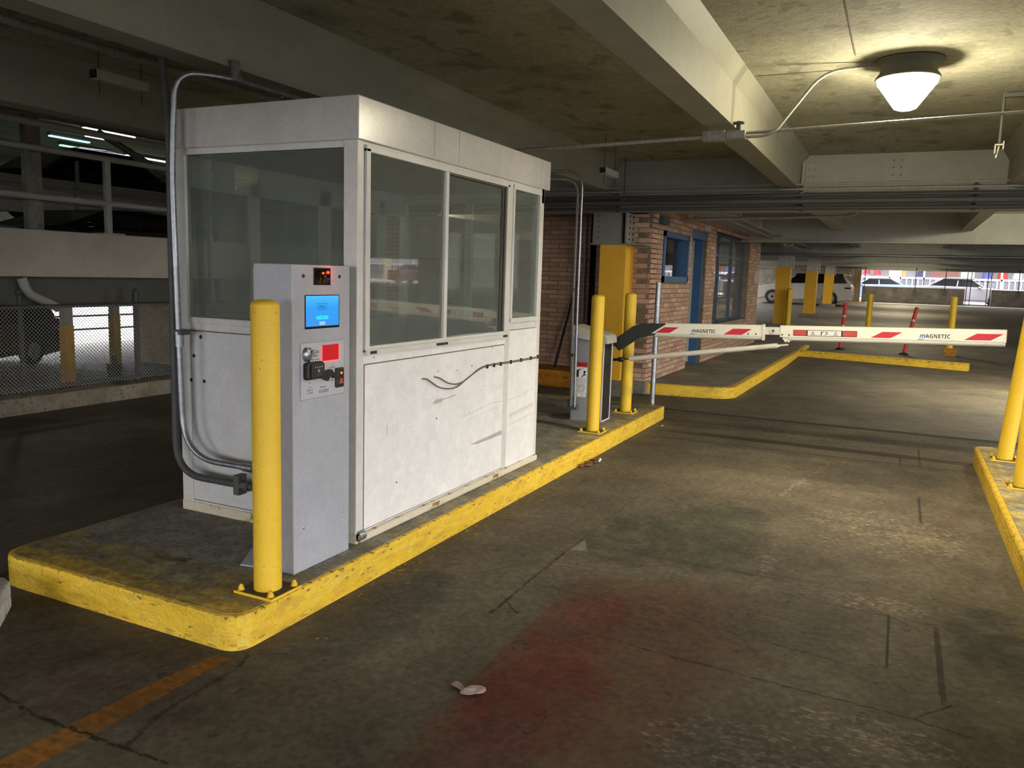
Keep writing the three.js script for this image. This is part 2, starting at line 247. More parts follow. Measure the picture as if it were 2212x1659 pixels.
    crack([[-2.25, -3.21], [-2.09, -3.39], [-1.91, -3.57], [-1.68, -3.96]], 0.005, 0.6); crack([[-1.55, -3.64], [-1.33, -3.62], [-1.09, -3.59], [-0.89, -3.62]], 0.008, 0.5); crack([[-1.22, -3.23], [-0.98, -3.21], [-0.8, -3.19], [-0.56, -3.18]], 0.008, 0.6);
    crack([[-0.74, -3.18], [-0.56, -3.18], [-0.29, -3.16], [0.03, -3.15], [0.17, -3.14], [0.31, -3.32]], 0.009, 0.85); crack([[0.17, -3.14], [0.36, -3.1]], 0.01, 0.7); crack([[-0.55, -3.55], [-0.24, -3.51], [0, -3.47], [0.11, -3.59]], 0.005, 0.75);
    crack([[-0.66, -4.17], [-0.31, -4.14], [0, -4.11], [0.28, -4.11]], 0.005, 0.8); crack([[-0.35, -4.28], [-0.11, -4.25], [0.1, -4.1], [0.28, -3.94]], 0.005, 0.8); crack([[-0.55, -5.5], [-0.41, -5.7], [-0.05, -5.64], [0.34, -5.63], [0.5, -5.66]], 0.006, 0.8); crack([[-0.9, -3.7], [-0.55, -3.55]], 0.003, 0.4);
    crack([[-0.24, -8.05], [0.12, -8.0], [0.35, -8.05]], 0.008, 0.6); crack([[-2.1, -6.5], [-1.5, -6.75], [-1.2, -7.2]], 0.003, 0.5); crack([[-1.9, -7.4], [-1.5, -6.75], [-1.3, -6.3]], 0.003, 0.5);
    // the wide dark joints by the orange line
    crack([[-3.4, -1.78], [-2.81, -1.68], [-2.58, -1.65], [-2.31, -1.66], [-1.96, -1.67]], 0.016, 0.85, 'rgb(34,32,28)'); crack([[-2.27, -2.34], [-2.23, -2.24], [-2.23, -2.04], [-2.22, -1.86], [-2.16, -1.67]], 0.02, 0.7, 'rgb(52,46,38)');
    // small pale litter specks and yellow paint flakes along the kerb
    for (let i = 0; i < 60; i++) { c.globalAlpha = 0.7; c.fillStyle = 'rgb(206,170,60)'; c.fillRect(X(-2.3 + Math.pow(r(), 3) * 0.25), Y(-2.4 - r() * 4), 1.5 + r() * 3, 1.5 + r() * 4); }
    for (let i = 0; i < 40; i++) { c.globalAlpha = 0.6; c.fillStyle = 'rgb(190,180,164)'; c.fillRect(X(-2 + r() * 3.2), Y(-1.2 - r() * 8), 1 + r() * 2, 1 + r() * 2); }
    c.globalAlpha = 1;
    const id = c.getImageData(0, 0, W, H), d = id.data;
    for (let j = 0; j < H; j++) for (let i = 0; i < W; i++) {
      const a = (j & 511) * 512 + (i & 511), b = ((j >> 2) & 511) * 512 + ((i >> 2) & 511), f = 1 + (nFine[a] - 0.5) * 0.34 + (nMid[b] - 0.5) * 0.5 + (nLow[b] - 0.5) * 0.34, p = (nMid[a] > 0.72 && nFine[a] > 0.62) ? 0.75 : 1, o = 4 * (j * W + i);
      for (let k = 0; k < 3; k++) d[o + k] = cl(d[o + k] * f * p);
    }
    c.putImageData(id, 0, 0);
  });
  return t;
})();
const floorMat = std(0xd2d0cc, 0.85, { map: tFloor, specularIntensity: 0.5 });
struct('floor', bx(FX0, FX1, -0.15, 0, FZ0, FZ1).clone(), floorMat, 'stained concrete lane floor with a worn red patch, an orange line and cracks', { keepUV: false });
{ const f = scene.children[scene.children.length - 1]; planeUV(f.geometry, (x) => (x - FX0) / (FX1 - FX0), (x, y, z) => 1 - (z - FZ0) / (FZ1 - FZ0)); }
struct('floor', [bx(FX1, 6.8, -0.15, 0, FZ0, FZ1), bx(FX0, 6.8, -0.15, 0, FZ1, 9)], M.floor, 'concrete floor of the neighbouring lane and behind');
struct('floor', [bx(-8.1, FX0, -0.16, -0.004, -10.6, 9), bx(FX0, -2.4, -0.16, -0.004, -11.3, -9.66), bx(-12, -2.4, -0.16, -0.006, -16.2, -10.6)], M.floor, 'concrete floor of the unlit lane left of the booth');
struct('floor', [alongX([[-9.66, -0.15], [-9.66, 0], [-16, 0], [-16, -0.15]], -2.4, 34), alongX([[-16, -0.15], [-16, 0], [-48.3, FY(-48.3)], [-48.3, -0.15]], -12, 34)], M.floor, 'concrete floor rising gently towards the street');
struct('floor_joint', bx(FX0, 6.8, -0.15, -0.004, -9.67, -9.495), std(0x38332c, 0.95, { map: tAsphalt, bumpMap: bRough, bumpScale: 0.006 }), 'dark filled joint running across the lane');
// ceiling slabs with a formwork joint
struct('ceiling', [bx(-8.3, 34, CEIL, CEIL + 0.25, -48.4, -11.9), bx(-8.3, 6.8, CEIL, CEIL + 0.25, -11.9, 9.3)], M.ceiling, 'stained concrete ceiling slab');
struct('ceiling_trim', [bx(-0.404, -0.396, CEIL - 0.004, CEIL + 0.01, -5.85, -2.2)], M.concrete, 'thin formwork ridge running along the ceiling above the lane');
struct('ceiling_trim', [bx(-1.07, -0.33, CEIL - 0.005, CEIL + 0.01, -6.212, -6.2)], M.concrete, 'thin formwork ridge beside the lamp conduit');
// longitudinal beams (painted steel cased in concrete)
const beamProfile = (xc) => [[xc - 0.1, BEAM], [xc + 0.1, BEAM], [xc + 0.1, 2.93], [xc + 0.17, CEIL], [xc - 0.17, CEIL], [xc - 0.1, 2.93]];
const beamXs = [-5.83, -3.55, -1.27, 1.01, 3.29, 5.57];
const beamLabels = { '-5.83': 'deep dark beam over the lane left of the booth', '-3.55': 'grey beam passing just above the booth roof', '-1.27': 'beam beside the glowing ceiling lamp, lit on its right face' };
for (const x of beamXs) struct('beam', [alongZ(beamProfile(x), -10.16, 2.0)], M.steel, beamLabels[String(x)] || 'grey longitudinal ceiling beam');
for (const x of [-3.55, -1.27, 1.01, 3.29]) for (const [a, b] of [[-17.84, -10.46], [-25.34, -18.16], [-32.84, -25.66], [-40.34, -33.16], [-47.8, -40.66]]) struct('beam', [alongZ(beamProfile(x), a, b)], M.girder, 'grey ceiling beam in a far bay');
// cross girders: steel I sections
const girderProfile = (z) => [[z + 0.15, 2.42], [z + 0.15, 2.445], [z + 0.02, 2.455], [z + 0.02, 3.0], [z + 0.15, 3.01], [z + 0.15, CEIL], [z - 0.15, CEIL], [z - 0.15, 3.01], [z - 0.02, 3.0], [z - 0.02, 2.455], [z - 0.15, 2.445], [z - 0.15, 2.42]];
{
  const g = structGroup('girder', [0, 2.42, -10.3], 'riveted steel cross girder with conduits along its face');
  part('web', alongX([[-10.16, 2.46], [-10.16, CEIL], [-10.44, CEIL], [-10.44, 2.46]], -8.2, 6.6), M.girder, g);
  part('flange', bx(-8.2, 6.6, 2.42, 2.46, -10.48, -10.12), M.girder, g);
  const plate = part('joint_plate', [bx(-1.16, -1.13, 2.52, 3.02, -10.16, -10.06), bx(-1.13, -0.98, 2.52, 3.02, -10.16, -10.15)], M.girder, g);
  for (const x of [-1.09, -1.03, -0.2, -0.12]) for (let k = 0; k < 6; k++) part('rivet', new THREE.SphereGeometry(0.012, 8, 6).translate(x, 2.57 + k * 0.08, -10.15), M.girder, plate);
}
for (const z of [-18, -25.5, -33, -40.5, -48]) struct('girder', alongX(girderProfile(z), -8.2, 34), M.girder, 'steel cross girder in a far bay');
struct('girder', alongX(girderProfile(2.15), -8.2, 6.6), M.girder, 'steel cross girder behind the lane entrance');
struct('ceiling', [bx(-14.3, -8.3, CEIL, CEIL + 0.25, 1.8, 9.3)], M.ceiling, 'ceiling slab over the side bay behind the viewpoint');
struct('floor', [bx(-14.3, -8.1, -0.16, -0.004, 1.8, 9.3)], M.floor, 'floor of the side bay behind the viewpoint');
struct('wall_rear', [bx(-14.3, -14, 0, CEIL, 1.8, 9.3), bx(-14, -12, 0, CEIL, 9, 9.3), bx(-12, -7, 0, 1.0, 9, 9.3), bx(-12, -7, 2.7, CEIL, 9, 9.3), bx(-7, -2.2, 0, CEIL, 9, 9.3), bx(3, 6.8, 0, CEIL, 9, 9.3), bx(-2.2, 3, 2.6, CEIL, 9, 9.3)], M.concrete, 'concrete wall round the vehicle entrance');
struct('wall_right', [bx(6.5, 6.8, 0, CEIL, -12, -9.8), bx(6.5, 6.8, 2.3, CEIL, -9.8, 7.5), bx(6.5, 6.8, 0, CEIL, 7.5, 9.3), bx(6.5, 34, 0, 0.5, -12, -11.7), bx(6.5, 34, 2.65, CEIL, -12, -11.7), bx(16, 16.5, 0, CEIL, -12, -11.7), bx(25, 25.5, 0, CEIL, -12, -11.7), bx(34, 34.3, 0, CEIL, -48.4, -11.7)], M.concrete, 'concrete wall with wide openings to the yard');
// left: split level garage beyond the lane
struct('kerb', raised([[-8.25, -30], [-8.0, -30], [-8.0, 1.5], [-8.25, 1.5]], -0.02, 0.17, 0.015), M.paleConcrete, 'low concrete kerb under the chain-link fence');
struct('parapet', [bx(-8.42, -8.2, 1.393, 1.885, -30, 1.5, 0.01)], M.parapet, 'beige concrete parapet of the deck above the fence');
struct('deck_beam', [bx(-8.75, -8.45, 1.065, 1.5, -30, 1.5)], M.darkSteel, 'dark beam under the raised parapet');
struct('deck', [bx(-22.3, -8.42, 1.42, 1.62, -30, 1.5)], M.concrete, 'raised parking deck behind the parapet');
struct('lower_floor', [bx(-22, -8.1, -1.1, -0.9, -30, 1.8)], M.floor, 'floor of the lower parking level');
struct('lower_floor_paint', [bx(-16.9, -10.5, -0.9, -0.893, -14.1, -12.2)], std(0x3f6f95, 0.7, { map: tConcrete }), 'blue painted bay on the lower floor');
struct('lower_wall', [bx(-17.2, -8.1, -0.9, 1.42, -14.35, -14.1)], std(0xd8c49c, 0.85, { map: tConcrete }), 'tan wall of the lower level');
struct('retaining_wall', [bx(-8.25, -8.05, -1.1, -0.02, -30, 1.5)], M.concrete, 'retaining wall below the kerb');
struct('lower_wall', [bx(-22.3, -22, 0.7, 1.42, -30, 1.5), bx(-22.3, -22, -0.9, 1.42, -30, -19.5), bx(-22.3, -22, -0.9, 1.42, -8.6, 1.5)], M.concrete, 'outer wall of the lower level with a bright gap');
struct('upper_ceiling', [bx(-22.6, -8.3, 4.35, 4.6, -30.3, 1.8), bx(-8.3, -8.2, CEIL, 4.6, -30, 1.8), bx(-22.6, -22.3, 1.4, 4.6, -30, 1.8), bx(-22.6, -14, -1, 4.6, 1.5, 1.8), bx(-14, -8.3, -1, 0.02, 1.5, 1.8), bx(-14, -8.3, CEIL, 4.6, 1.5, 1.8), bx(-14, -8.3, 0, CEIL, 1.5, 1.8), bx(-22.6, -8.2, -1, 4.6, -30.3, -30)], M.ceiling, 'ceiling and walls of the raised deck');
struct('far_parapet', [bx(-14.2, -14, 2.39, 3.03, -30, 1.5, 0.01)], M.parapet, 'second concrete parapet across the raised deck');
struct('ramp_beam', [bx(-12.1, -11.9, 1.6, 2.0, -30, 1.5)], M.darkSteel, 'dark edge of the ramp deck');
{ const g = bar(V(-12, 3.66, -9.2), V(-12, 3.08, -10.7), 0.06, 0.06, 4); struct('ramp_brace', g, M.girder, 'slanting steel brace under the deck roof'); }
// side walls that close the far garage
struct('wall_left', [bx(-12.3, -12, FY(-30), CEIL, -48.4, -20.2), bx(-12.3, -3.7, 0, CEIL, -20.4, -20.1)], M.concrete, 'concrete wall of the far bays');
// far wall towards the street, with its gap and lintel
struct('wall_far', [bx(-1.95, 2.95, 0.5, 1.545, -48.2, -47.95, 0.01), bx(4.15, 14, 0.5, 1.545, -48.2, -47.95, 0.01), bx(14, 25.5, 0.4, CEIL, -48.2, -47.95), bx(30.5, 34, 0.5, CEIL, -48.2, -47.95), bx(-12.3, -2.35, 0.5, CEIL, -48.2, -47.95), bx(-2.35, 34, 2.58, CEIL, -48.2, -47.95)], std(0x8d857c, 0.9, { map: tConcrete, bumpMap: bRough, bumpScale: 0.005 }), 'low concrete wall along the street with a narrow gap');
struct('wall_far_pier', [bx(-2.35, -2.05, 0.5, 2.6, -48.25, -47.9)], std(0x8c7358, 0.85, { map: tConcrete }), 'brown pier at the left end of the street opening');
struct('street', [bx(-40, 70, 0.45, 0.64, -75, -48.4)], std(0x8d8a86, 0.9, { map: tAsphalt }), 'street and pavement outside the far opening');
struct('white_line', [bx(-1.7, 14, FY(-47) - 0.01, FY(-47) + 0.012, -47.2, -46.4)], std(0xdedad2, 0.7), 'white painted strip at the foot of the far wall');
struct('orange_line', [bx(-2.7, -1.72, FY(-46.6) - 0.01, FY(-46.6) + 0.012, -47.0, -46.2)], std(0xa87a3c, 0.7), 'orange painted end of the strip');
struct('yard', [bx(6.8, 80, -0.3, -0.02, -11.7, 60), bx(-40, 6.8, -0.3, -0.02, 9.3, 60)], std(0x77746c, 0.9, { map: tAsphalt }), 'open yard outside the entrances');
struct('ground', [bx(-70, -32, -1.3, -1.0, -60, 40), bx(-32, -22.3, -1.3, -0.92, -30, 9)], std(0x9a9894, 0.9, { map: tAsphalt }), 'ground outside the lower level');

// ---------- concrete islands ----------
const islandOutline = [[-3.86, -2.33, 0.14], [-2.32, -2.33, 0.095], [-2.32, -8.86, 0.015], [-3.86, -8.86, 0.1]];
struct('kerb', raised(roundedOutline(islandOutline), -0.02, 0.148, 0.012), M.kerb, 'yellow painted island kerb, chipped along its upper edge');
const tIsland = canvasTex(480, 2048, (c, W, H) => {
  const r = rng(31), X = (x) => (x + 3.86) / 1.54 * W, Y = (z) => (z + 8.86) / 6.53 * H;
  c.fillStyle = 'rgb(124,119,107)'; c.fillRect(0, 0, W, H);
  const dabs = (x0, x1, z0, z1, n, col, a) => { for (let i = 0; i < n; i++) { c.globalAlpha = a * (0.3 + r() * 0.7); c.fillStyle = col; c.beginPath(); c.ellipse(X(x0 + r() * (x1 - x0)), Y(z0 + r() * (z1 - z0)), 4 + r() * 26, 2 + r() * 10, (r() - 0.5) * 0.5, 0, 6.3); c.fill(); } c.globalAlpha = 1; };
  dabs(-3.86, -2.32, -2.72, -2.33, 420, 'rgb(150,124,46)', 0.35); dabs(-3.86, -2.32, -2.45, -2.33, 260, 'rgb(190,154,50)', 0.4); dabs(-3.86, -2.32, -2.75, -2.33, 150, 'rgb(92,84,62)', 0.3);
  dabs(-2.42, -2.3, -8.86, -2.4, 260, 'rgb(150,128,62)', 0.35); dabs(-2.5, -2.32, -8.86, -6.2, 240, 'rgb(188,160,72)', 0.35); dabs(-3.86, -2.32, -8.86, -8.62, 130, 'rgb(184,158,72)', 0.35); dabs(-3.86, -2.6, -8.4, -5.8, 60, 'rgb(92,86,72)', 0.25); dabs(-3.8, -2.7, -3.2, -2.6, 60, 'rgb(96,94,88)', 0.3); dabs(-3.1, -2.85, -2.75, -2.65, 8, 'rgb(50,48,44)', 0.5);
  const id = c.getImageData(0, 0, W, H), d = id.data;
  for (let j = 0; j < H; j++) for (let i = 0; i < W; i++) { const a = (j & 511) * 512 + (i & 511), f = 1 + (nFine[a] - 0.5) * 0.4 + (nMid[a] - 0.5) * 0.5, o = 4 * (j * W + i); for (let k = 0; k < 3; k++) d[o + k] = cl(d[o + k] * f); }
  c.putImageData(id, 0, 0);
});
{ const m = struct('island_top', raised(roundedOutline(islandOutline.map(([x, z, r], i) => [x + (i === 1 || i === 2 ? -0.012 : 0.012), z + (i < 2 ? -0.012 : 0.012), r])), 0.1, 0.15), std(0xffffff, 0.8, { map: tIsland, bumpMap: null }), 'grey concrete top of the booth island with worn yellow bands'); planeUV(m.geometry, (x) => (x + 3.86) / 1.54, (x, y, z) => 1 - (z + 8.86) / 6.53); }
// island on the right
const rightOutline = [[0.735, -8.35, 0.1], [2.2, -8.35, 0.1], [2.2, -1.0, 0.1], [0.735, -1.0, 0.1]];
struct('kerb', raised(roundedOutline(rightOutline), -0.02, 0.15, 0.02), M.kerb, 'worn yellow kerb of the island at the right edge');
{ const m = struct('island_top', raised(roundedOutline(rightOutline.map(([x, z, r], i) => [x + (i === 0 || i === 3 ? 0.014 : -0.014), z + (i < 2 ? 0.014 : -0.014), r])), 0.1, 0.154), std(0xffffff, 0.85, { map: tIsland, bumpMap: bRough, bumpScale: 0.004 }), 'concrete top of the island at the right edge'); planeUV(m.geometry, (x) => 1 - (x - 0.735) / 1.54, (x, y, z) => 1 - (z + 8.4) / 7.5); }
// raised pavement in front of the brick office
const walkOutline = [[-3.1, -10.68, 0.02], [-1.93, -10.86, 0.32], [-1.86, -18.2, 0.1], [-1.86, -20, 0.02], [-3.9, -20, 0.02], [-3.9, -10.9, 0.02]];
struct('kerb', raised(roundedOutline(walkOutline), -0.02, 0.148, 0.015), M.kerb, 'bright yellow kerb of the pavement before the brick office');
struct('pavement', raised(roundedOutline([[-3.05, -10.75, 0.02], [-1.99, -10.93, 0.32], [-1.93, -18.2, 0.1], [-1.93, -19.95, 0.02], [-3.85, -19.95, 0.02], [-3.85, -10.95, 0.02]]), 0.1, 0.152), M.concrete, 'grey concrete pavement along the brick office');
{ const a = [-1.86, -17.95], b = [1.24, -17.3], n = [0.2, -0.98]; struct('kerb', raised([[a[0], a[1]], [b[0], b[1]], [b[0] + n[0] * 0.17, b[1] + n[1] * 0.17], [a[0] + n[0] * 0.17, a[1] + n[1] * 0.17]], -0.02, 0.17, 0.012), M.kerb, 'long low yellow kerb strip lying across the far lane'); }
struct('kerb', raised([[-7.9, -10.57], [-3.98, -10.57], [-3.98, -11.3], [-7.9, -11.3]], -0.02, 0.235, 0.015), std(0xc8a06a, 0.8, { map: tYellow, bumpMap: bRough, bumpScale: 0.006 }), 'dirty orange-yellow kerb at the foot of the dark brick wall');
// ---------- brick office ----------
const brickMats = [0xc29c86, 0xcaa68e, 0xb8927c, 0xd0ae94, 0xbd9680, 0xe0c4a6].map((c) => std(c, 0.9, { map: tSpeckle, bumpMap: bRough, bumpScale: 0.003 }));
const BH = 0.0677, BL = 0.295;
const OX = -3.06, OZ0 = -10.62, OZ1 = -19.75, OTOP = 2.52;
const openings = [{ z0: -12.65, z1: -11.17, y0: 1.53, y1: 2.245 }, { z0: -13.98, z1: -12.9, y0: 0, y1: 2.36 }, { z0: -18.32, z1: -14.74, y0: 0.78, y1: 2.48 }];
{
  const wall = structGroup('wall_office', [OX, 0, OZ0], 'pinkish tan brick wall of the small office, lit from the right');
  const bodies = []; const cut = [-10.62, -11.17, -12.65, -12.9, -13.98, -14.74, -18.32, -19.75];
  for (let i = 0; i < cut.length - 1; i++) { const a = cut[i + 1], b = cut[i], o = openings.find((q) => q.z0 === a && q.z1 === b); if (!o) bodies.push(bx(OX - 0.2, OX - 0.012, 0.1, OTOP, a, b)); else { if (o.y0 > 0.1) bodies.push(bx(OX - 0.2, OX - 0.012, 0.1, o.y0, a, b)); bodies.push(bx(OX - 0.2, OX - 0.012, o.y1, OTOP, a, b)); } }
  part('mortar', bodies, M.mortar, wall);
  const free = (z, y) => !openings.some((o) => z > o.z0 - 0.005 && z < o.z1 + 0.005 && y > o.y0 - 0.01 && y < o.y1 + 0.01);
  const r = rng(5), far = brickMats.map(() => []); let count = 0;
  const shapes = new Map();
  for (let row = 0; row * BH < OTOP - 0.15; row++) {
    const y = 0.155 + row * BH;
    for (let k = -1; ; k++) {
      let b = OZ0 - k * BL - (row % 2 ? BL / 2 : 0), a = b - BL; if (b < OZ1 + 0.02) break;
      b = Math.min(b, OZ0); a = Math.max(a, OZ1);
      for (const o of openings) if (y + BH / 2 > o.y0 && y + BH / 2 < o.y1) { if (b > o.z0 && b < o.z1) b = Math.min(b, o.z0); if (a > o.z0 && a < o.z1) a = Math.max(a, o.z1); }
      if (b - a < 0.05 || !free((a + b) / 2, y + BH / 2)) continue;
      const len = b - a - 0.012, out = (r() - 0.5) * 0.006, mi = Math.floor(r() * (r() < 0.12 ? 6 : 5));
      if (b > -14.8 && count < 290) {
        const key = len.toFixed(2); if (!shapes.has(key)) { const g = new THREE.BoxGeometry(0.05, BH - 0.011, len).toNonIndexed(); metreUV(g); shapes.set(key, g); }
        const m = new THREE.Mesh(shapes.get(key), brickMats[mi]); m.name = 'brick'; m.castShadow = m.receiveShadow = true; m.position.set(-0.025 + out, y + (BH - 0.011) / 2, (a + b) / 2 - OZ0); wall.add(m); count++;
      } else far[mi].push(bx(OX - 0.05 + out, OX + out, y, y + BH - 0.011, a + 0.006, b - 0.006));
    }
  }
  far.forEach((g, i) => g.length && part('brick_courses', g, brickMats[i], wall, { kind: 'stuff' }));
  part('sill', [0, 1, 2, 3, 4, 5, 6, 7, 8].map((k) => bx(OX - 0.2, OX + 0.02, 0.71, 0.775, -14.75 - k * 0.398, -14.75 - (k + 1) * 0.398 + 0.01)), M.paleConcrete, wall);
}
{ // pier face towards the lane, behind the yellow column
  const g = structGroup('wall_office_pier', [-3.4, 0, OZ0], 'shaded brick face of the office behind the yellow column');
  part('mortar', bx(-3.85, OX - 0.012, 0.1, OTOP, OZ0 - 0.3, OZ0 - 0.012), M.mortar, g);
  const r = rng(9), list = brickMats.map(() => []);
  for (let row = 0; row < 35; row++) for (let k = -1; k < 4; k++) { const a = Math.max(-3.84, -3.84 + k * BL + (row % 2 ? BL / 2 : 0)), b = Math.min(OX, -3.84 + (k + 1) * BL + (row % 2 ? BL / 2 : 0) - 0.012); if (b - a > 0.04) list[Math.floor(r() * 5)].push(bx(a, b, 0.155 + row * BH, 0.155 + row * BH + BH - 0.011, OZ0 - 0.05, OZ0 + (r() - 0.5) * 0.006)); }
  list.forEach((q, i) => q.length && part('brick_courses', q, brickMats[i], g, { kind: 'stuff' }));
  part('footing', bx(-3.25, OX + 0.02, 0, 0.18, OZ0 - 0.2, OZ0 + 0.05, 0.01), M.concrete, g);
}
{ // dark brick wall left of the column
  const g = structGroup('wall_brick_left', [-6, 0, -11.2], 'dark brick wall seen past the far end of the booth');
  part('mortar', bx(-7.9, -4.15, 0, OTOP, -11.5, -11.212), M.mortar, g);
  const r = rng(12), mats = brickMats.slice(0, 4), list = mats.map(() => []);
  for (let row = 0; row < 34; row++) for (let k = -1; k < 13; k++) { const a = Math.max(-7.88, -7.88 + k * BL + (row % 2 ? BL / 2 : 0)), b = Math.min(-4.15, -7.88 + (k + 1) * BL + (row % 2 ? BL / 2 : 0) - 0.012); if (b - a > 0.04) list[Math.floor(r() * 4)].push(bx(a, b, 0.22 + row * BH, 0.22 + row * BH + BH - 0.011, -11.25, -11.2 + (r() - 0.5) * 0.006)); }
  list.forEach((q, i) => q.length && part('brick_courses', q, mats[i], g, { kind: 'stuff' }));
}
struct('wall_recess', [bx(-4.15, -3.85, 0, CEIL, -12.5, -12.3), bx(-4.35, -4.15, 0, CEIL, -12.5, -11.5)], M.mortar, 'recess between the brick walls');
struct('office_lintel', [bx(-7.9, OX - 0.01, OTOP, CEIL, -11.4, -10.75), bx(-3.25, OX - 0.02, OTOP, CEIL, OZ1, -11.4), bx(-7.9, -3.25, OTOP, OTOP + 0.1, OZ1, -11.4)], M.girder, 'grey band above the office bricks');
struct('office_wall_inner', [bx(-7.2, -7, 0, OTOP, OZ1, -11.5), bx(-7.2, OX - 0.1, 0, OTOP, OZ1 - 0.05, OZ1 + 0.15)], std(0x6d6a62, 0.9, { map: tPaint }), 'inside walls of the office');
struct('office_floor', bx(-7, -3.2, 0.1, 0.14, OZ1, -11.4), M.floor, 'floor inside the office');
{ // small window with a blue frame
  const w = structGroup('window_1', [OX, 1.53, -11.91], 'small office window in a blue steel frame with notices inside');
  const [a, b, y0, y1] = [-12.65, -11.17, 1.53, 2.245];
  part('frame', [bx(OX - 0.16, OX + 0.02, y0, y0 + 0.085, a, b), bx(OX - 0.16, OX + 0.02, y1 - 0.075, y1, a, b), bx(OX - 0.16, OX + 0.02, y0, y1, b - 0.1, b), bx(OX - 0.16, OX + 0.02, y0, y1, a, a + 0.06)], M.blue, w);
  part('pane', sheetX(OX - 0.1, y0 + 0.08, y1 - 0.07, b - 0.09, a + 0.05), plainGlass, w);
  part('backing', bx(OX - 0.7, OX - 0.68, y0 - 0.3, y1 + 0.2, a - 0.4, b + 0.3), std(0x4b4a44, 0.8), w);
}
const notice = (w, h, lines, head) => canvasTex(w, h, (c) => { const r = rng(w + h + lines); c.fillStyle = '#e9e6e0'; c.fillRect(0, 0, w, h); c.fillStyle = '#2b2b30'; if (head) c.fillRect(w * 0.12, h * 0.08, w * 0.76, h * 0.12); for (let i = 0; i < lines; i++) c.fillRect(w * 0.12, h * (0.3 + i * 0.6 / lines), w * (0.4 + r() * 0.38), h * 0.028); });
const paperMat = std(0xffffff, 0.8, { map: notice(96, 128, 7, true) });
single('paper_notice', 'white printed notice at the lower left of the small blue window', 'notice', sheetX(OX - 0.085, 1.70, 1.86, -11.31, -11.53), paperMat, undefined, { keepUV: true });
single('paper_notice', 'dim notice hung higher inside the small blue window', 'notice', sheetX(OX - 0.4, 1.86, 2.0, -11.9, -12.15), paperMat, undefined, { keepUV: true });
single('paper_notice', 'brownish card inside the small blue window, below the higher notice', 'notice', sheetX(OX - 0.35, 1.56, 1.78, -12.1, -12.4), std(0x6d6752, 0.9), undefined, { keepUV: true });
single('wall_sign', 'pale paper sign on the brick at the far end of the office', 'sign', bx(OX + 0.004, OX + 0.016, 1.56, 1.83, -19.6, -19.0), std(0xc9b8b0, 0.8, { map: tPaint }));
{ // door
  const d = structGroup('door_1', [OX - 0.26, 0.15, -13.44], 'blue steel office door set back in the brick');
  part('frame', [bx(OX - 0.3, OX - 0.1, 0.15, 2.36, -13.06, -12.9), bx(OX - 0.3, OX - 0.02, 2.24, 2.36, -13.98, -12.9), bx(OX - 0.34, OX - 0.06, 0.15, 2.36, -13.98, -13.9)], M.blue, d);
  part('leaf', [bx(OX - 0.31, OX - 0.27, 0.16, 2.24, -13.9, -13.06, 0.004), bx(OX - 0.275, OX - 0.262, 0.3, 1.0, -13.78, -13.18, 0.004), bx(OX - 0.275, OX - 0.262, 1.2, 2.1, -13.78, -13.18, 0.004)], M.blue, d);
  part('weather_strip', bx(OX - 0.27, OX - 0.2, 0.16, 2.24, -13.905, -13.885), std(0xb9b6a4, 0.5), d, { label: 'pale strip down the door edge' });
  part('handle', [bar(V(OX - 0.26, 1.08, -13.15), V(OX - 0.19, 1.08, -13.15), 0.012), bar(V(OX - 0.19, 1.08, -13.15), V(OX - 0.19, 1.08, -13.27), 0.01)], M.chrome, d);
  struct('door_reveal', [bx(OX - 0.34, OX - 0.2, 0.1, 2.4, -14.1, -13.99), bx(OX - 0.34, OX - 0.2, 0.1, 2.4, -12.9, -12.75)], M.mortar, 'brick reveal beside the blue door');
}
{ // large steel window
  const w = structGroup('window_2', [OX - 0.16, 0.78, -16.53], 'large steel office window with a grid of panes in dull blue bars');
  const X = OX - 0.16, z0 = -18.32, z1 = -14.74, y0 = 0.78, y1 = 2.48, mz = [-15.72, -17.0], my = [1.24, 1.67, 2.05];
  part('frame', [bx(X - 0.03, X + 0.03, y0, y0 + 0.05, z0, z1), bx(X - 0.03, X + 0.03, y1 - 0.06, y1, z0, z1), bx(X - 0.03, X + 0.03, y0, y1, z0, z0 + 0.06), bx(X - 0.03, X + 0.03, y0, y1, z1 - 0.06, z1)], M.blueDim, w);
  for (const z of mz) part('mullion', bx(X - 0.03, X + 0.03, y0, y1, z - 0.05, z + 0.05), M.blueDim, w);
  for (const y of my) part('glazing_bar', bx(X - 0.02, X + 0.02, y - 0.018, y + 0.018, z0, z1), M.blueDim, w);
  const zs = [z1 - 0.06, -15.67, -15.77, -16.95, -17.05, z0 + 0.06], ys = [y0 + 0.05, ...my, y1 - 0.06];
  for (let i = 0; i < 3; i++) for (let k = 0; k < 4; k++) part('pane', sheetX(X, ys[k], ys[k + 1], zs[2 * i], zs[2 * i + 1]), M.boothGlass, w);
  part('curtain', [0, 1, 2, 3, 4, 5, 6, 7].map((k) => bar(V(X - 0.3, 0.8, -14.95 - k * 0.42), V(X - 0.3, 2.4, -14.95 - k * 0.42), 0.2, 0.2, 10)), std(0x77736c, 0.9), w, { label: 'dusty grey curtain behind the panes' });
}
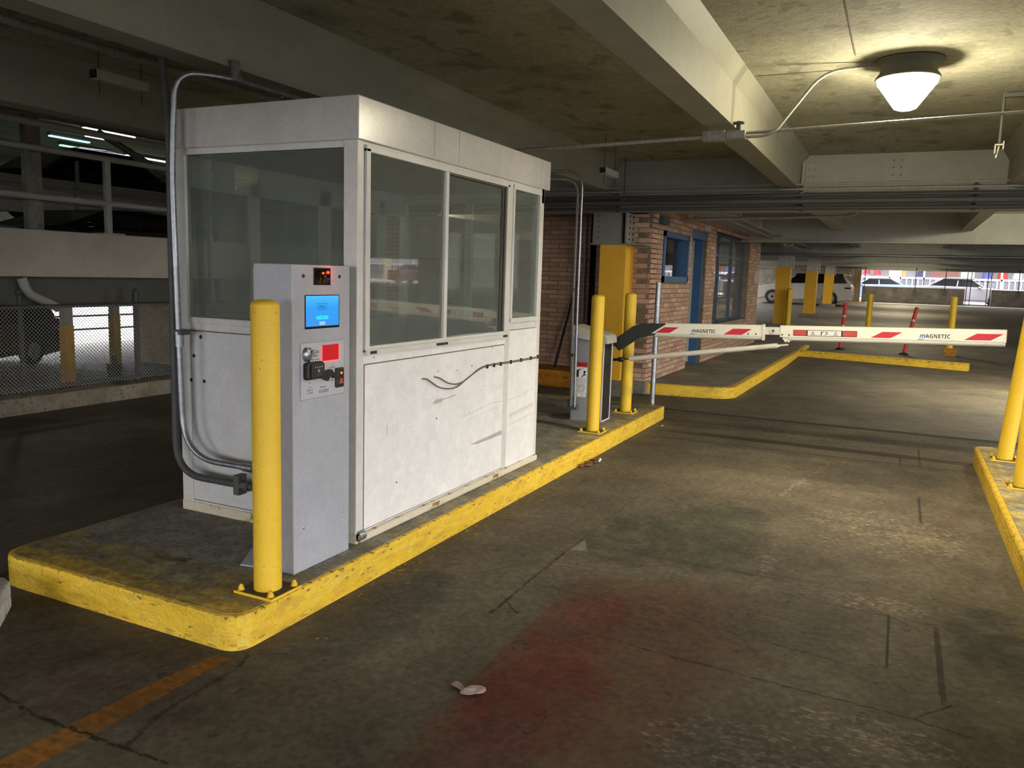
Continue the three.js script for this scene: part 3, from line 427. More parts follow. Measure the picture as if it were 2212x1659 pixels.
// column beside the gate
{
  const c = structGroup('column', [-3.49, 0, -10.5], 'steel column painted yellow up to head height beside the gate');
  part('shaft', bx(-3.67, -3.31, 0.2, 2.02, -10.72, -10.28, 0.004), M.columnYellow, c);
  part('base_block', [bx(-3.76, -3.2, -0.01, 0.2, -10.75, -10.2, 0.01)], M.concrete, c, { label: 'grey concrete base block' });
  part('connection_plate', [bx(-3.78, -3.4, 2.02, 2.45, -10.45, -10.27, 0.003), bx(-3.8, -3.05, 2.0, 2.02, -10.7, -10.25), bx(-3.7, -3.32, 2.02, 3.0, -10.7, -10.45)], M.olive, c);
  const pl = part('bolted_plate', [bx(-3.34, -3.315, 2.03, 2.43, -10.7, -10.3, 0.002), bx(-3.33, -3.08, 2.42, 2.44, -10.7, -10.3)], std(0x9a948e, 0.6, { map: tPaint }), c, { label: 'pale bolted splice plate' });
  for (let k = 0; k < 5; k++) for (const z of [-10.4, -10.55]) part('bolt', new THREE.CylinderGeometry(0.013, 0.013, 0.012, 6).rotateZ(Math.PI / 2).translate(-3.31, 2.08 + k * 0.075, z), M.dark, pl);
  for (let k = 0; k < 5; k++) part('bolt', new THREE.CylinderGeometry(0.012, 0.012, 0.012, 6).rotateX(Math.PI / 2).translate(-3.7, 2.1 + k * 0.07, -10.265), M.darkSteel, c);
}
// far columns
[[-3.2, -25.5, 'nearest of the far yellow columns, behind the short yellow post'], [-3.02, -31.9, 'middle far yellow column before the white car'], [-3.08, -40.6, 'farthest yellow column, over the rear wheel of the white car']].forEach(([x, z, l]) => {
  const y = FY(z), c = structGroup('column', [x, y, z], l);
  part('shaft', bx(x - 0.23, x + 0.17, y + 0.13, 2.05, z - 0.2, z + 0.2, 0.004), M.columnYellow, c);
  part('upper_shaft', [bx(x - 0.21, x + 0.15, 2.05, 2.5, z - 0.18, z + 0.18), bx(x + 0.2, x + 0.24, 2.0, 2.5, z - 0.05, z + 0.05)], M.girder, c);
  part('base_block', bx(x - 0.34, x + 0.34, y - 0.1, y + 0.13, z - 0.3, z + 0.3, 0.01), M.paleConcrete, c);
});
single('junction_box', 'dark grey box fixed high on the brick corner above the small window', 'box', [bx(OX, OX + 0.07, 2.32, 2.43, -11.2, -10.9, 0.006)], M.darkSteel);
single('junction_box', 'small white box on the brick above the blue door', 'box', [bx(OX, OX + 0.06, 2.4, 2.48, -13.9, -13.7, 0.006)], M.gateLid);
// ---------- ticket booth ----------
const tBoothSide = canvasTex(1380, 640, (c, W, H) => {           // whole lower side, z -3.30..-5.60, y 0.15..1.15
  const X = (z) => (-3.30 - z) / 2.30 * W, Y = (y) => (1.15 - y) * H, r = rng(14);
  c.fillStyle = 'rgb(226,223,219)'; c.fillRect(0, 0, W, H);
  const line = (pts, w, a, col = 'rgb(120,112,104)') => { c.globalAlpha = a; c.strokeStyle = col; c.lineWidth = w; c.beginPath(); pts.forEach(([z, y], i) => i ? c.lineTo(X(z), Y(y)) : c.moveTo(X(z), Y(y))); c.stroke(); c.globalAlpha = 1; };
  for (let i = 0; i < 70; i++) { const z = -3.4 - r() * 2.1, y = 0.25 + r() * 0.7; line([[z, y], [z - 0.02 - r() * 0.15, y + (r() - 0.5) * 0.02]], 1, 0.12 + r() * 0.15); }
  for (let i = 0; i < 26; i++) { const z = -3.4 - r() * 2.1, y = 0.3 + r() * 0.6; line([[z, y], [z + (r() - 0.5) * 0.01, y - 0.05 - r() * 0.2]], 1, 0.1 + r() * 0.16); }
  line([[-3.57, 0.74], [-3.572, 0.69]], 3, 0.7); line([[-4.42, 0.74], [-4.44, 0.68]], 2, 0.4); line([[-4.13, 0.805], [-4.32, 0.815]], 3, 0.6, 'rgb(100,96,92)');
  line([[-4.4, 0.66], [-4.8, 0.70], [-5.1, 0.685], [-5.5, 0.72]], 2, 0.4); line([[-4.46, 0.63], [-5.05, 0.67]], 1.5, 0.3);
  const smear = (pts, a) => { c.globalAlpha = a; c.fillStyle = 'rgb(150,146,138)'; c.beginPath(); pts.forEach(([z, y], i) => i ? c.lineTo(X(z), Y(y)) : c.moveTo(X(z), Y(y))); c.closePath(); c.fill(); c.globalAlpha = 1; };
  for (let i = 0; i < 14; i++) smear([[-4.5 - r() * 0.05, 0.462], [-4.98, 0.478 + r() * 0.012], [-4.98, 0.45 + r() * 0.01], [-4.62, 0.45]], 0.1);
  for (let i = 0; i < 8; i++) { const y = 0.5 + r() * 0.1; smear([[-5.08, y], [-5.5, y + 0.03], [-5.5, y + 0.02], [-5.1, y - 0.012]], 0.12); }
  for (let i = 0; i < 10; i++) { const z = -4.03 - r() * 0.08, y = 0.8 + r() * 0.02; smear([[z, y], [z - 0.05, y + 0.008], [z - 0.05, y - 0.012], [z, y - 0.01]], 0.25); }
  c.fillStyle = 'rgb(40,36,34)'; for (const [z, y, q] of [[-4.10, 0.985, 3], [-4.09, 0.70, 4], [-3.67, 0.40, 4], [-4.33, 0.97, 3], [-4.52, 0.98, 4], [-3.45, 1.12, 3], [-4.8, 1.085, 4], [-4.85, 1.09, 3]]) { c.beginPath(); c.ellipse(X(z), Y(y), q, q * 0.8, 0, 0, 6.3); c.fill(); }
  const id = c.getImageData(0, 0, W, H), d = id.data; for (let j = 0; j < H; j++) for (let i = 0; i < W; i++) { const a = (j & 511) * 512 + (i & 511), f = 1 + (nMid[a] - 0.5) * 0.08 + (nFine[a] - 0.5) * 0.05 + (nLow[a] - 0.5) * 0.06, o = 4 * (j * W + i); for (let k = 0; k < 3; k++) d[o + k] = cl(d[o + k] * f); } c.putImageData(id, 0, 0);
});
const boothSide = std(0xffffff, 0.42, { map: tBoothSide });
const sideUV = (g) => planeUV(g, (x, y, z) => (-3.30 - z) / 2.30, (x, y) => (y - 0.15));
{
  const B = thing('ticket_booth', 'white metal ticket booth with sliding windows standing on the yellow-kerbed island', 'booth', [-3.07, 0.15, -4.45]);
  const X0 = -3.69, X1 = -2.45, Z0 = -5.59, Z1 = -3.30;
  // corner posts and rails
  for (const [a, b, c, d] of [[X1 - 0.085, X1, Z1 - 0.055, Z1], [X0, X0 + 0.06, Z1 - 0.055, Z1], [X1 - 0.06, X1, Z0, Z0 + 0.085], [X0, X0 + 0.06, Z0, Z0 + 0.06]]) part('corner_post', bx(a, b, 0.17, 2.21, c, d, 0.004), M.boothFrame, B);
  part('post', bx(X1 - 0.05, X1, 0.2, 2.2, -5.065, -5.0, 0.003), M.boothFrame, B);
  // lower walls: backing plus raised panels with dark seams between
  const inner = (g) => part('wall', g, boothSide, B, { keepUV: true });
  inner(sideUV(join([bx(X1 - 0.045, X1 - 0.003, 0.17, 1.15, -5.5, -3.35)])));
  part('wall', bx(X1 - 0.04, X1 - 0.003, 1.14, 1.25, -5.51, -5.06), M.booth, B);
  part('wall', [bx(X0 + 0.05, X1 - 0.08, 0.17, 1.28, Z1 - 0.045, Z1 - 0.003), bx(X0, X0 + 0.04, 0.17, 1.15, Z0 + 0.05, Z1 - 0.05), bx(X0 + 0.05, X1 - 0.05, 0.17, 1.15, Z0, Z0 + 0.04)], M.booth, B);
  part('panel', sideUV(join([bx(X1 - 0.006, X1 + 0.002, 0.212, 1.085, -4.985, -3.368, 0.002)])), boothSide, B, { keepUV: true });
  part('panel', sideUV(join([bx(X1 - 0.006, X1 + 0.002, 0.2, 1.18, -5.535, -5.06, 0.002)])), boothSide, B, { keepUV: true });
  part('panel', bx(X0 + 0.09, X1 - 0.1, 0.222, 1.2, Z1 - 0.006, Z1 + 0.002, 0.002), M.booth, B);
  part('seam', [bx(X1 - 0.004, X1 - 0.001, 0.2, 1.09, -3.37, -3.362), bx(X1 - 0.004, X1 - 0.001, 1.085, 1.091, -4.99, -3.365), bx(X1 - 0.004, X1 - 0.001, 0.207, 0.213, -5.0, -3.365), bx(X1 - 0.004, X1 - 0.001, 0.2, 1.09, -4.991, -4.985), bx(X1 - 0.004, X1 - 0.001, 0.2, 1.18, -5.06, -5.054), bx(X1 - 0.004, X1 - 0.001, 1.18, 1.185, -5.54, -5.055), bx(X0 + 0.085, X0 + 0.091, 0.215, 1.2, Z1 - 0.004, Z1 - 0.001), bx(X0 + 0.085, X1 - 0.1, 1.2, 1.206, Z1 - 0.004, Z1 - 0.001), bx(X0 + 0.085, X1 - 0.1, 0.216, 0.223, Z1 - 0.004, Z1 - 0.001)], std(0x6d6152, 0.9), B, { label: 'rust-brown panel seams' });
  part('base_channel', [bx(X1 - 0.05, X1 + 0.02, 0.15, 0.2, Z0, Z1 - 0.02, 0.018), bx(X0, X1, 0.15, 0.205, Z1 - 0.05, Z1 + 0.004, 0.003), bx(X0, X0 + 0.06, 0.15, 0.2, Z0, Z1), bx(X0, X1, 0.15, 0.2, Z0, Z0 + 0.05)], M.boothBase, B, { label: 'dirty rust-stained base channel' });
  part('drain_stub', lathe([[0.018, 0], [0.026, 0], [0.026, 0.05], [0.021, 0.05], [0.021, 0.004]], 0, 0, 0, 20).rotateX(Math.PI / 2).translate(X1 + 0.004, 0.19, Z1 - 0.055), M.galv, B, { label: 'short open pipe end at the corner' });
  // roof
  const roof = part('roof', [bx(X0 - 0.03, X1 + 0.012, 2.2, 2.41, Z0 - 0.075, Z1 + 0.012, 0.006)], M.roofMetal, B, { label: 'tall brushed metal roof fascia' });
  part('roof_seam', [-4.0, -4.28, -5.5].map((z) => bx(X1 + 0.011, X1 + 0.0145, 2.215, 2.4, z - 0.004, z + 0.004)), M.roofMetal, roof, { each: true });
  part('header', [bx(X1 - 0.05, X1 - 0.004, 2.16, 2.2, Z0 + 0.02, Z1 - 0.02), bx(X0 + 0.02, X1 - 0.02, 2.165, 2.2, Z1 - 0.05, Z1 - 0.004), bx(X0 + 0.01, X0 + 0.05, 2.1, 2.2, Z0 + 0.01, Z1 - 0.06), bx(X0, X1, 2.1, 2.2, Z0 + 0.005, Z0 + 0.045)], M.boothFrame, B);
  part('ceiling', bx(X0 + 0.02, X1 - 0.02, 2.17, 2.2, Z0 + 0.02, Z1 - 0.02), M.inside, B);
  // sliding window on the lane side
  const w = part('window_frame', [bx(X1 - 0.03, X1 + 0.012, 2.152, 2.185, -4.985, -3.36, 0.003), bx(X1 - 0.03, X1 + 0.022, 1.135, 1.165, -4.99, -3.36, 0.003), bx(X1 - 0.03, X1 + 0.012, 1.15, 2.17, -3.395, -3.36, 0.003), bx(X1 - 0.03, X1 + 0.012, 1.15, 2.17, -4.985, -4.955, 0.003), bx(X1 - 0.02, X1 + 0.008, 1.163, 1.182, -4.96, -3.39)], M.boothFrame, B, { label: 'ivory sliding window frame' });
  part('meeting_stile', bx(X1 - 0.015, X1 + 0.009, 1.165, 2.16, -4.178, -4.142, 0.003), M.boothFrame, w);
  part('track', [bx(X1 - 0.022, X1 + 0.004, 1.17, 2.15, -4.955, -4.935), bx(X1 - 0.024, X1 - 0.004, 1.17, 2.15, -4.925, -4.91), bx(X1 - 0.02, X1 + 0.004, 2.142, 2.152, -4.95, -4.18)], std(0x4a463f, 0.5), w, { each: true, label: 'dark sliding track' });
  part('weep_cover', [bx(X1 + 0.02, X1 + 0.025, 1.143, 1.158, -3.44, -3.385), bx(X1 + 0.02, X1 + 0.025, 1.143, 1.158, -4.17, -4.04), bx(X1 + 0.02, X1 + 0.025, 1.143, 1.158, -4.985, -4.92)], M.black, w, { each: true, label: 'small dark cover under the sliding window' });
  part('pane', sheetX(X1 - 0.008, 1.175, 2.155, -3.392, -4.15), M.boothGlass, w);
  part('pane', sheetX(X1 - 0.016, 1.175, 2.155, -4.165, -4.925), M.boothGlass, w);
  const n = part('window_frame', [bx(X1 - 0.03, X1 + 0.01, 2.15, 2.185, -5.53, -5.055, 0.003), bx(X1 - 0.03, X1 + 0.014, 1.235, 1.268, -5.53, -5.055, 0.003), bx(X1 - 0.03, X1 + 0.008, 1.25, 2.16, -5.082, -5.055, 0.003), bx(X1 - 0.03, X1 + 0.008, 1.25, 2.16, -5.53, -5.5, 0.003)], M.boothFrame, B, { label: 'narrow fixed window frame' });
  part('pane', sheetX(X1 - 0.012, 1.262, 2.155, -5.08, -5.505), M.boothGlass, n);
  const f = part('window_frame', [bx(X0 + 0.055, X1 - 0.08, 1.245, 1.28, Z1 - 0.03, Z1 + 0.006, 0.003), bx(X0 + 0.055, X1 - 0.08, 2.165, 2.195, Z1 - 0.03, Z1 + 0.006, 0.003), bx(X0 + 0.055, X0 + 0.075, 1.26, 2.17, Z1 - 0.03, Z1 + 0.004, 0.003)], M.boothFrame, B, { label: 'front window frame' });
  part('pane', sheetZ(Z1 - 0.014, X0 + 0.07, X1 - 0.08, 1.275, 2.17), M.boothGlass, f);
  // far sides: door with glass towards the dark lane
  const dr = part('door', [bx(X0 + 0.005, X0 + 0.035, 1.1, 2.15, -3.92, -3.84), bx(X0 + 0.005, X0 + 0.035, 1.1, 2.15, -4.62, -4.5), bx(X0 + 0.005, X0 + 0.035, 1.1, 2.15, -5.3, -5.2), bx(X0 + 0.005, X0 + 0.035, 1.1, 1.2, Z0 + 0.06, Z1 - 0.06), bx(X0 + 0.005, X0 + 0.035, 2.0, 2.15, Z0 + 0.06, Z1 - 0.06)], M.boothFrame, B);
  part('pane', [sheetX(X0 + 0.02, 1.2, 2.02, -3.36, -3.84), sheetX(X0 + 0.02, 1.2, 2.02, -3.92, -4.5), sheetX(X0 + 0.02, 1.2, 2.02, -4.62, -5.2)], M.boothGlass, dr, { each: true });
  const bk = part('window_frame', [bx(X0 + 0.05, X1 - 0.05, 1.1, 1.2, Z0 + 0.005, Z0 + 0.04), bx(-3.1, -3.04, 1.1, 2.12, Z0 + 0.005, Z0 + 0.04)], M.boothFrame, B);
  part('pane', [sheetZ(Z0 + 0.02, X0 + 0.06, -3.1, 1.2, 2.12), sheetZ(Z0 + 0.02, -3.04, X1 - 0.06, 1.2, 2.12)], M.boothGlass, bk, { each: true });
  part('floor', bx(X0 + 0.03, X1 - 0.03, 0.16, 0.19, Z0 + 0.03, Z1 - 0.03), M.inside, B);
  part('counter', [bx(X1 - 0.5, X1 - 0.06, 1.0, 1.04, -5.4, -3.5, 0.005), bx(X1 - 0.48, X1 - 0.44, 0.19, 1.0, -5.38, -5.34), bx(X1 - 0.48, X1 - 0.44, 0.19, 1.0, -3.56, -3.52)], M.inside, B);
  // cables clipped along the side
  const yv = (pts, r) => sweep(new THREE.CatmullRomCurve3(pts.map(([z, y, o = 0.006]) => V(X1 + o, y, z))).getPoints(40), r, 6);
  const cab = part('cable', [yv([[-3.915, 0.958, 0.0], [-3.95, 0.955, 0.012], [-4.08, 0.895, 0.014], [-4.21, 0.868, 0.012], [-4.32, 0.868, 0.01], [-4.45, 0.905], [-4.6, 0.945], [-4.7, 0.96], [-5.1, 0.955], [-5.59, 0.952]], 0.0045), yv([[-4.05, 0.957, 0.0], [-4.09, 0.948, 0.012], [-4.2, 0.905, 0.012], [-4.32, 0.885, 0.01], [-4.42, 0.895], [-4.6, 0.95], [-4.7, 0.965], [-5.1, 0.961], [-5.59, 0.958]], 0.0045)], std(0x6e5f50, 0.7), B, { label: 'two brown cables drooping across the side panel' });
  part('clip', [-4.72, -4.82, -4.92, -5.08, -5.25, -5.42, -5.55].map((z) => bx(X1 + 0.002, X1 + 0.016, 0.946, 0.972, z - 0.005, z + 0.005)), M.rubber, cab, { each: true });
  part('cover_plug', [[-3.52, 1.17], [-3.575, 1.06], [-3.6, 0.92], [-3.5, 0.92]].map(([x, y]) => new THREE.SphereGeometry(0.011, 8, 6).scale(1, 1, 0.5).translate(x, y, Z1 + 0.003)), M.black, B, { each: true, label: 'dark screw plug on the front panel' });
}
// conduits on the booth's front left corner
{
  const a = thing('conduit', 'dark grey conduit rising up the left front edge of the booth to the ceiling', 'conduit', [-3.7, 0.15, -3.22]);
  part('tube', pipe([V(-3.03, 0.392, -3.2), V(-3.625, 0.392, -3.2), V(-3.64, 2.3, -3.22), V(-3.69, 2.62, -3.235), V(-3.77, 3.04, -3.24)], 0.02, 0.2, 12), M.darkPipe, a);
  part('clamp', [bx(-3.17, -3.13, 0.34, 0.45, -3.235, -3.17, 0.004), bar(V(-3.16, 0.392, -3.2), V(-3.08, 0.392, -3.2), 0.027)], M.darkSteel, a);
  const b = thing('conduit', 'bright galvanised conduit up the booth corner, bending over the roof along the beam', 'conduit', [-3.62, 0.15, -3.2]);
  part('tube', pipe([V(-3.03, 0.498, -3.19), V(-3.555, 0.498, -3.19), V(-3.592, 2.1, -3.19), V(-3.56, 2.58, -3.2), V(-3.41, 2.585, -3.4), V(-3.4, 2.6, -5.6)], 0.0165, 0.26, 12), M.galv, b);
  part('coupling', [bar(V(-3.566, 1.12, -3.19), V(-3.568, 1.2, -3.19), 0.024), bar(V(-3.11, 0.498, -3.19), V(-3.04, 0.498, -3.19), 0.023), bar(V(-3.409, 2.588, -3.85), V(-3.409, 2.59, -3.9), 0.021)], M.galv, b, { each: true });
  part('clamp', [bx(-3.6, -3.53, 1.185, 1.215, -3.235, -3.17, 0.003)], M.darkSteel, b, { label: 'dark strap on the conduit' });
  part('beam_clamp', [bx(-3.425, -3.39, 2.6, 2.69, -3.5, -3.46, 0.003), bx(-3.43, -3.385, 2.575, 2.605, -3.51, -3.45, 0.003)], M.galv, b);
}
// ---------- entry kiosk ----------
const tScreen = canvasTex(420, 260 * 1, (c, W, H) => {
  const g = c.createLinearGradient(0, 0, 0, H); g.addColorStop(0, '#4fb4ee'); g.addColorStop(0.4, '#2f97e8'); g.addColorStop(1, '#3a8fe2'); c.fillStyle = g; c.fillRect(0, 0, W, H);
  c.strokeStyle = '#1d5f8c'; c.lineWidth = 4; c.strokeRect(W * 0.35, H * 0.26, W * 0.27, H * 0.19); c.fillStyle = '#1d5f8c'; c.font = 'bold 38px sans-serif'; c.textAlign = 'center'; c.textBaseline = 'middle'; c.fillText('PMC', W * 0.485, H * 0.36);
  c.fillStyle = '#35d4ea'; c.beginPath(); c.ellipse(W * 0.34, H * 0.72, 16, 16, 0, 0, 6.3); c.fill(); c.beginPath(); c.ellipse(W * 0.64, H * 0.72, 16, 16, 0, 0, 6.3); c.fill(); c.fillRect(W * 0.34, H * 0.72 - 16, W * 0.3, 32); c.fillStyle = '#1a86b0'; c.fillRect(W * 0.45, H * 0.71, W * 0.1, 4);
  c.fillStyle = '#d8f4ff'; c.fillRect(W * 0.4, H * 0.86, W * 0.18, 7); c.fillRect(W * 0.4, H * 0.92, W * 0.18, 7);
});
const tPanel = canvasTex(640, 528, (c, W, H) => {
  c.fillStyle = 'rgb(178,179,182)'; c.fillRect(0, 0, W, H); c.strokeStyle = 'rgb(108,108,112)'; c.lineWidth = 4; c.strokeRect(3, 3, W - 6, H - 6);
  c.fillStyle = 'rgb(78,78,82)'; c.textAlign = 'center'; c.font = 'bold 46px sans-serif'; c.fillText('FLASH', 330, 486);
  const r = rng(8), fine = (x, y, w, h) => { for (let k = -w / 2; k < w / 2; k += h * 0.75) if (r() > 0.15) c.fillRect(x + k, y - h * (0.6 + r() * 0.4), h * 0.55, h * 0.8); };   // lettering too small to read
  fine(320, 436, 90, 13); fine(212, 134, 70, 12); fine(210, 168, 120, 12); fine(446, 264, 100, 12); fine(300, 262, 96, 13); fine(450, 386, 80, 12); fine(130, 448, 80, 13); fine(130, 474, 86, 12);
  for (const [x, y] of [[460, 236], [292, 292], [130, 376], [446, 362]]) { c.beginPath(); c.moveTo(x, y - 10); c.lineTo(x + 9, y + 6); c.lineTo(x - 9, y + 6); c.closePath(); c.fill(); }
  c.lineWidth = 3; for (let k = 0; k < 3; k++) { c.beginPath(); c.arc(130, 400, 10 + k * 9, 0.6, 2.5); c.stroke(); }
});
const KX = -2.435;
{
  const K = thing('entry_kiosk', 'grey entry ticket kiosk with a small blue screen behind the front bollard', 'kiosk', [-2.55, 0.15, -3.01]);
  part('cabinet', bx(-2.66, KX, 0.15, 1.587, -3.222, -2.805, 0.006), M.kiosk, K);
  part('side_cover', bx(-2.67, -2.65, 0.15, 1.57, -3.21, -2.815), M.kiosk, K);
  const cam = part('camera_window', [bx(KX - 0.002, KX + 0.002, 1.494, 1.575, -3.072, -2.947, 0.002)], M.blackGloss, K, { label: 'dark mirrored camera window' });
  { const g = new THREE.SphereGeometry(0.16, 24, 16, 0, Math.PI * 2, 0, 0.38).rotateZ(-Math.PI / 2); g.scale(0.3, 0.63, 1.0).translate(KX - 0.043, 1.534, -3.01); part('mirror', g, std(0x5b4f58, 0.08, { metalness: 1 }), cam); }
  part('indicator_light', new THREE.SphereGeometry(0.007, 10, 8).translate(KX + 0.006, 1.553, -3.047), new THREE.MeshStandardMaterial({ color: 0xff3010, emissive: 0xff3512, emissiveIntensity: 4 }), cam, { label: 'glowing red indicator' });
  for (const z of [-2.879, -3.139]) part('screw_hole', new THREE.CylinderGeometry(0.0085, 0.0085, 0.004, 14).rotateZ(Math.PI / 2).translate(KX + 0.001, 1.535, z), M.black, K);
  const scr = part('screen_bezel', bx(KX - 0.004, KX + 0.0015, 1.293, 1.449, -3.137, -2.888), M.blackGloss, K);
  part('screen', sheetX(KX + 0.0028, 1.304, 1.445, -2.893, -3.131), new THREE.MeshPhysicalMaterial({ color: 0x101418, roughness: 0.1, emissive: 0xffffff, emissiveMap: tScreen, emissiveIntensity: 0.9 }), scr, { keepUV: true, label: 'lit blue touch screen reading PMC' });
  const pl = part('front_plate', sheetX(KX + 0.0015, 0.966, 1.232, -2.855, -3.178), std(0xffffff, 0.5, { map: tPanel }), K, { keepUV: true, label: 'printed plate with reader icons and FLASH lettering' });
  const red = part('scanner_window', [bx(KX + 0.002, KX + 0.006, 1.138, 1.214, -3.129, -3.004, 0.002)], new THREE.MeshPhysicalMaterial({ color: 0xa01420, roughness: 0.25, emissive: 0xd01024, emissiveIntensity: 0.35 }), K, { label: 'glowing red scanner window' });
  part('edge_light', [bx(KX + 0.002, KX + 0.007, 1.134, 1.138, -3.133, -3.0), bx(KX + 0.002, KX + 0.007, 1.138, 1.214, -3.134, -3.129), bx(KX + 0.002, KX + 0.007, 1.138, 1.21, -3.004, -3.001)], new THREE.MeshStandardMaterial({ color: 0xff8080, emissive: 0xff5a5a, emissiveIntensity: 0.7 }), red);
  part('ticket_slot', [lathe([[0.0, 0.02], [0.018, 0.018], [0.026, 0.006], [0.027, 0]], 0, 0, 0, 24).rotateZ(-Math.PI / 2).scale(1, 1.25, 0.95).translate(KX + 0.002, 1.178, -2.893), bx(KX, KX + 0.012, 1.148, 1.208, -2.925, -2.912), bx(KX, KX + 0.03, 1.184, 1.196, -2.955, -2.915, 0.004), bx(KX, KX + 0.022, 1.166, 1.178, -2.95, -2.915, 0.003)], M.galv, K, { label: 'metal ticket mouth' });
  part('slot_shadow_gap', bx(KX + 0.001, KX + 0.006, 1.14, 1.2, -2.918, -2.905), M.black, K);
  const rd = part('card_reader', [bx(KX, KX + 0.03, 1.06, 1.142, -2.994, -2.872, 0.012), bx(KX + 0.028, KX + 0.038, 1.067, 1.136, -2.985, -2.893, 0.008)], M.black, K, { label: 'black rounded card reader' });
  const tReader = canvasTex(160, 128, (c, W, H) => { c.fillStyle = '#262626'; c.fillRect(0, 0, W, H); c.fillStyle = '#d9d9d9'; for (let k = 0; k < 4; k++) c.fillRect(26 + k * 32, 22, 12, 8); c.strokeStyle = '#8a8a8a'; c.lineWidth = 3; c.beginPath(); c.arc(84, 64, 20, 0, 6.3); c.stroke(); c.fillStyle = '#e6e6e6'; c.beginPath(); c.moveTo(84, 52); c.lineTo(94, 64); c.lineTo(84, 76); c.lineTo(74, 64); c.fill(); c.fillStyle = '#8a3d40'; c.fillRect(58, 100, 60, 6); });
  part('face', sheetX(KX + 0.0385, 1.072, 1.131, -2.9, -2.979), std(0xffffff, 0.4, { map: tReader }), rd, { keepUV: true });
  part('card_slot', extrude([[2.985, 1.088], [3.055, 1.096], [3.1, 1.06], [3.1, 1.052], [3.078, 1.052], [3.07, 1.066], [3.046, 1.062], [3.03, 1.042], [2.985, 1.062]], 0.022).rotateY(Math.PI / 2).translate(KX, 0, 0), M.black, K, { label: 'black slanted card slot' });
  const sr = part('tag_reader', bx(KX, KX + 0.014, 1.0, 1.097, -3.163, -3.103, 0.008), M.black, K, { label: 'narrow upright black tag reader' });
  part('indicator_light', new THREE.SphereGeometry(0.0055, 10, 8).translate(KX + 0.014, 1.071, -3.138), new THREE.MeshStandardMaterial({ color: 0xff7050, emissive: 0xff5a40, emissiveIntensity: 3 }), sr);
  part('red_label', [bx(KX + 0.013, KX + 0.015, 1.02, 1.032, -3.15, -3.122), bx(KX + 0.013, KX + 0.015, 1.034, 1.044, -3.147, -3.128)], std(0xc04a3c, 0.5), sr);
  for (const [y, z] of [[0.361, -2.873], [0.366, -3.171]]) part('screw', new THREE.SphereGeometry(0.0075, 12, 8).scale(0.6, 1, 1).translate(KX + 0.001, y, z), M.chrome, K);
}
{ const l = new THREE.PointLight(0xff3512, 0.009); l.position.set(KX + 0.03, 1.553, -3.047); l.shadow.radius = 0.3; l.castShadow = true; scene.add(l); }
{ const l = new THREE.RectAreaLight(0x5db0ff, 0.5, 0.24, 0.14); l.position.set(KX + 0.006, 1.374, -3.012); l.lookAt(KX + 1, 1.374, -3.012); scene.add(l); }
// ---------- bollards ----------
const boltGeo = (x, y, z) => [new THREE.CylinderGeometry(0.0125, 0.0125, 0.016, 6).translate(x, y + 0.010, z), new THREE.CylinderGeometry(0.007, 0.007, 0.026, 10).translate(x, y + 0.013, z), new THREE.CylinderGeometry(0.0165, 0.0165, 0.003, 18).translate(x, y + 0.002, z)];
function bollard(label, x, y, z, top, o = {}) {
  const r = o.r || 0.06, h = top - y, B = thing('bollard', label, 'bollard', [x, y, z]);
  const prof = [[r, 0], [r, h - 0.03], [r * 0.97, h - 0.022], [r * 0.9, h - 0.014], [r * 0.7, h - 0.006], [r * 0.4, h - 0.001], [0, h]];
  const m = part('post', lathe(prof, 0, 0, 0, 40), M.yellow, B, { local: true });
  if (o.lean) m.rotation.z = o.lean;
  if (!o.plain) {
    const a = o.plate || 0.108;
    part('base_plate', bx(-a, a, 0, 0.012, -a * 0.9, a * 0.9, 0.002), M.yellow, B, { local: true });
    part('plate_grime', bx(-a + 0.004, a - 0.004, 0.0115, 0.0128, -a * 0.9 + 0.004, a * 0.9 - 0.004), std(0x5b5136, 0.9, { map: tConcrete }), B, { local: true, label: 'dark grime on the plate' });
    for (const sx of [-1, 1]) for (const sz of [-1, 1]) part('bolt', boltGeo(sx * (a - 0.024), 0.012, sz * (a * 0.9 - 0.022)), M.yellow, B, { local: true });
  }
  return B;
}
bollard('nearest yellow bollard, bolted to the island corner in front of the ticket kiosk', -2.417, 0.15, -2.615, 1.435);
bollard('yellow bollard in front of the gate cabinet, past the booth', -2.47, 0.15, -6.93, 1.415);
bollard('yellow bollard standing behind the barrier arm bracket, at the far end of the island', -2.55, 0.15, -8.17, 1.42);
bollard('leaning yellow bollard at the right edge, farther of the pair, with a dark smudge', 0.895, 0.155, -7.75, 1.45, { lean: -0.07 });
bollard('yellow bollard cut off by the right edge, nearer of the pair', 0.91, 0.155, -6.72, 1.5, { lean: -0.004 });
bollard('short yellow post in front of the nearest far column', -2.96, FY(-25.0), -25.0, FY(-25) + 1.22, { plain: true, r: 0.08 });
bollard('yellow post standing behind the left part of the outer barrier arm', -0.79, FY(-25.4), -25.4, FY(-25.4) + 1.14, { plain: true, r: 0.08 });
const footed = bollard('yellow post with a square foot behind the tip of the barrier arm', 1.06, FY(-20.2), -20.2, FY(-20.2) + 1.3, { plain: true, r: 0.068 });
part('foot', bx(0.93, 1.2, FY(-20.2) - 0.02, FY(-20.2) + 0.16, -20.32, -20.08, 0.01), std(0xb09a66, 0.8, { map: tYellow }), footed, { label: 'dirty yellow square foot' });
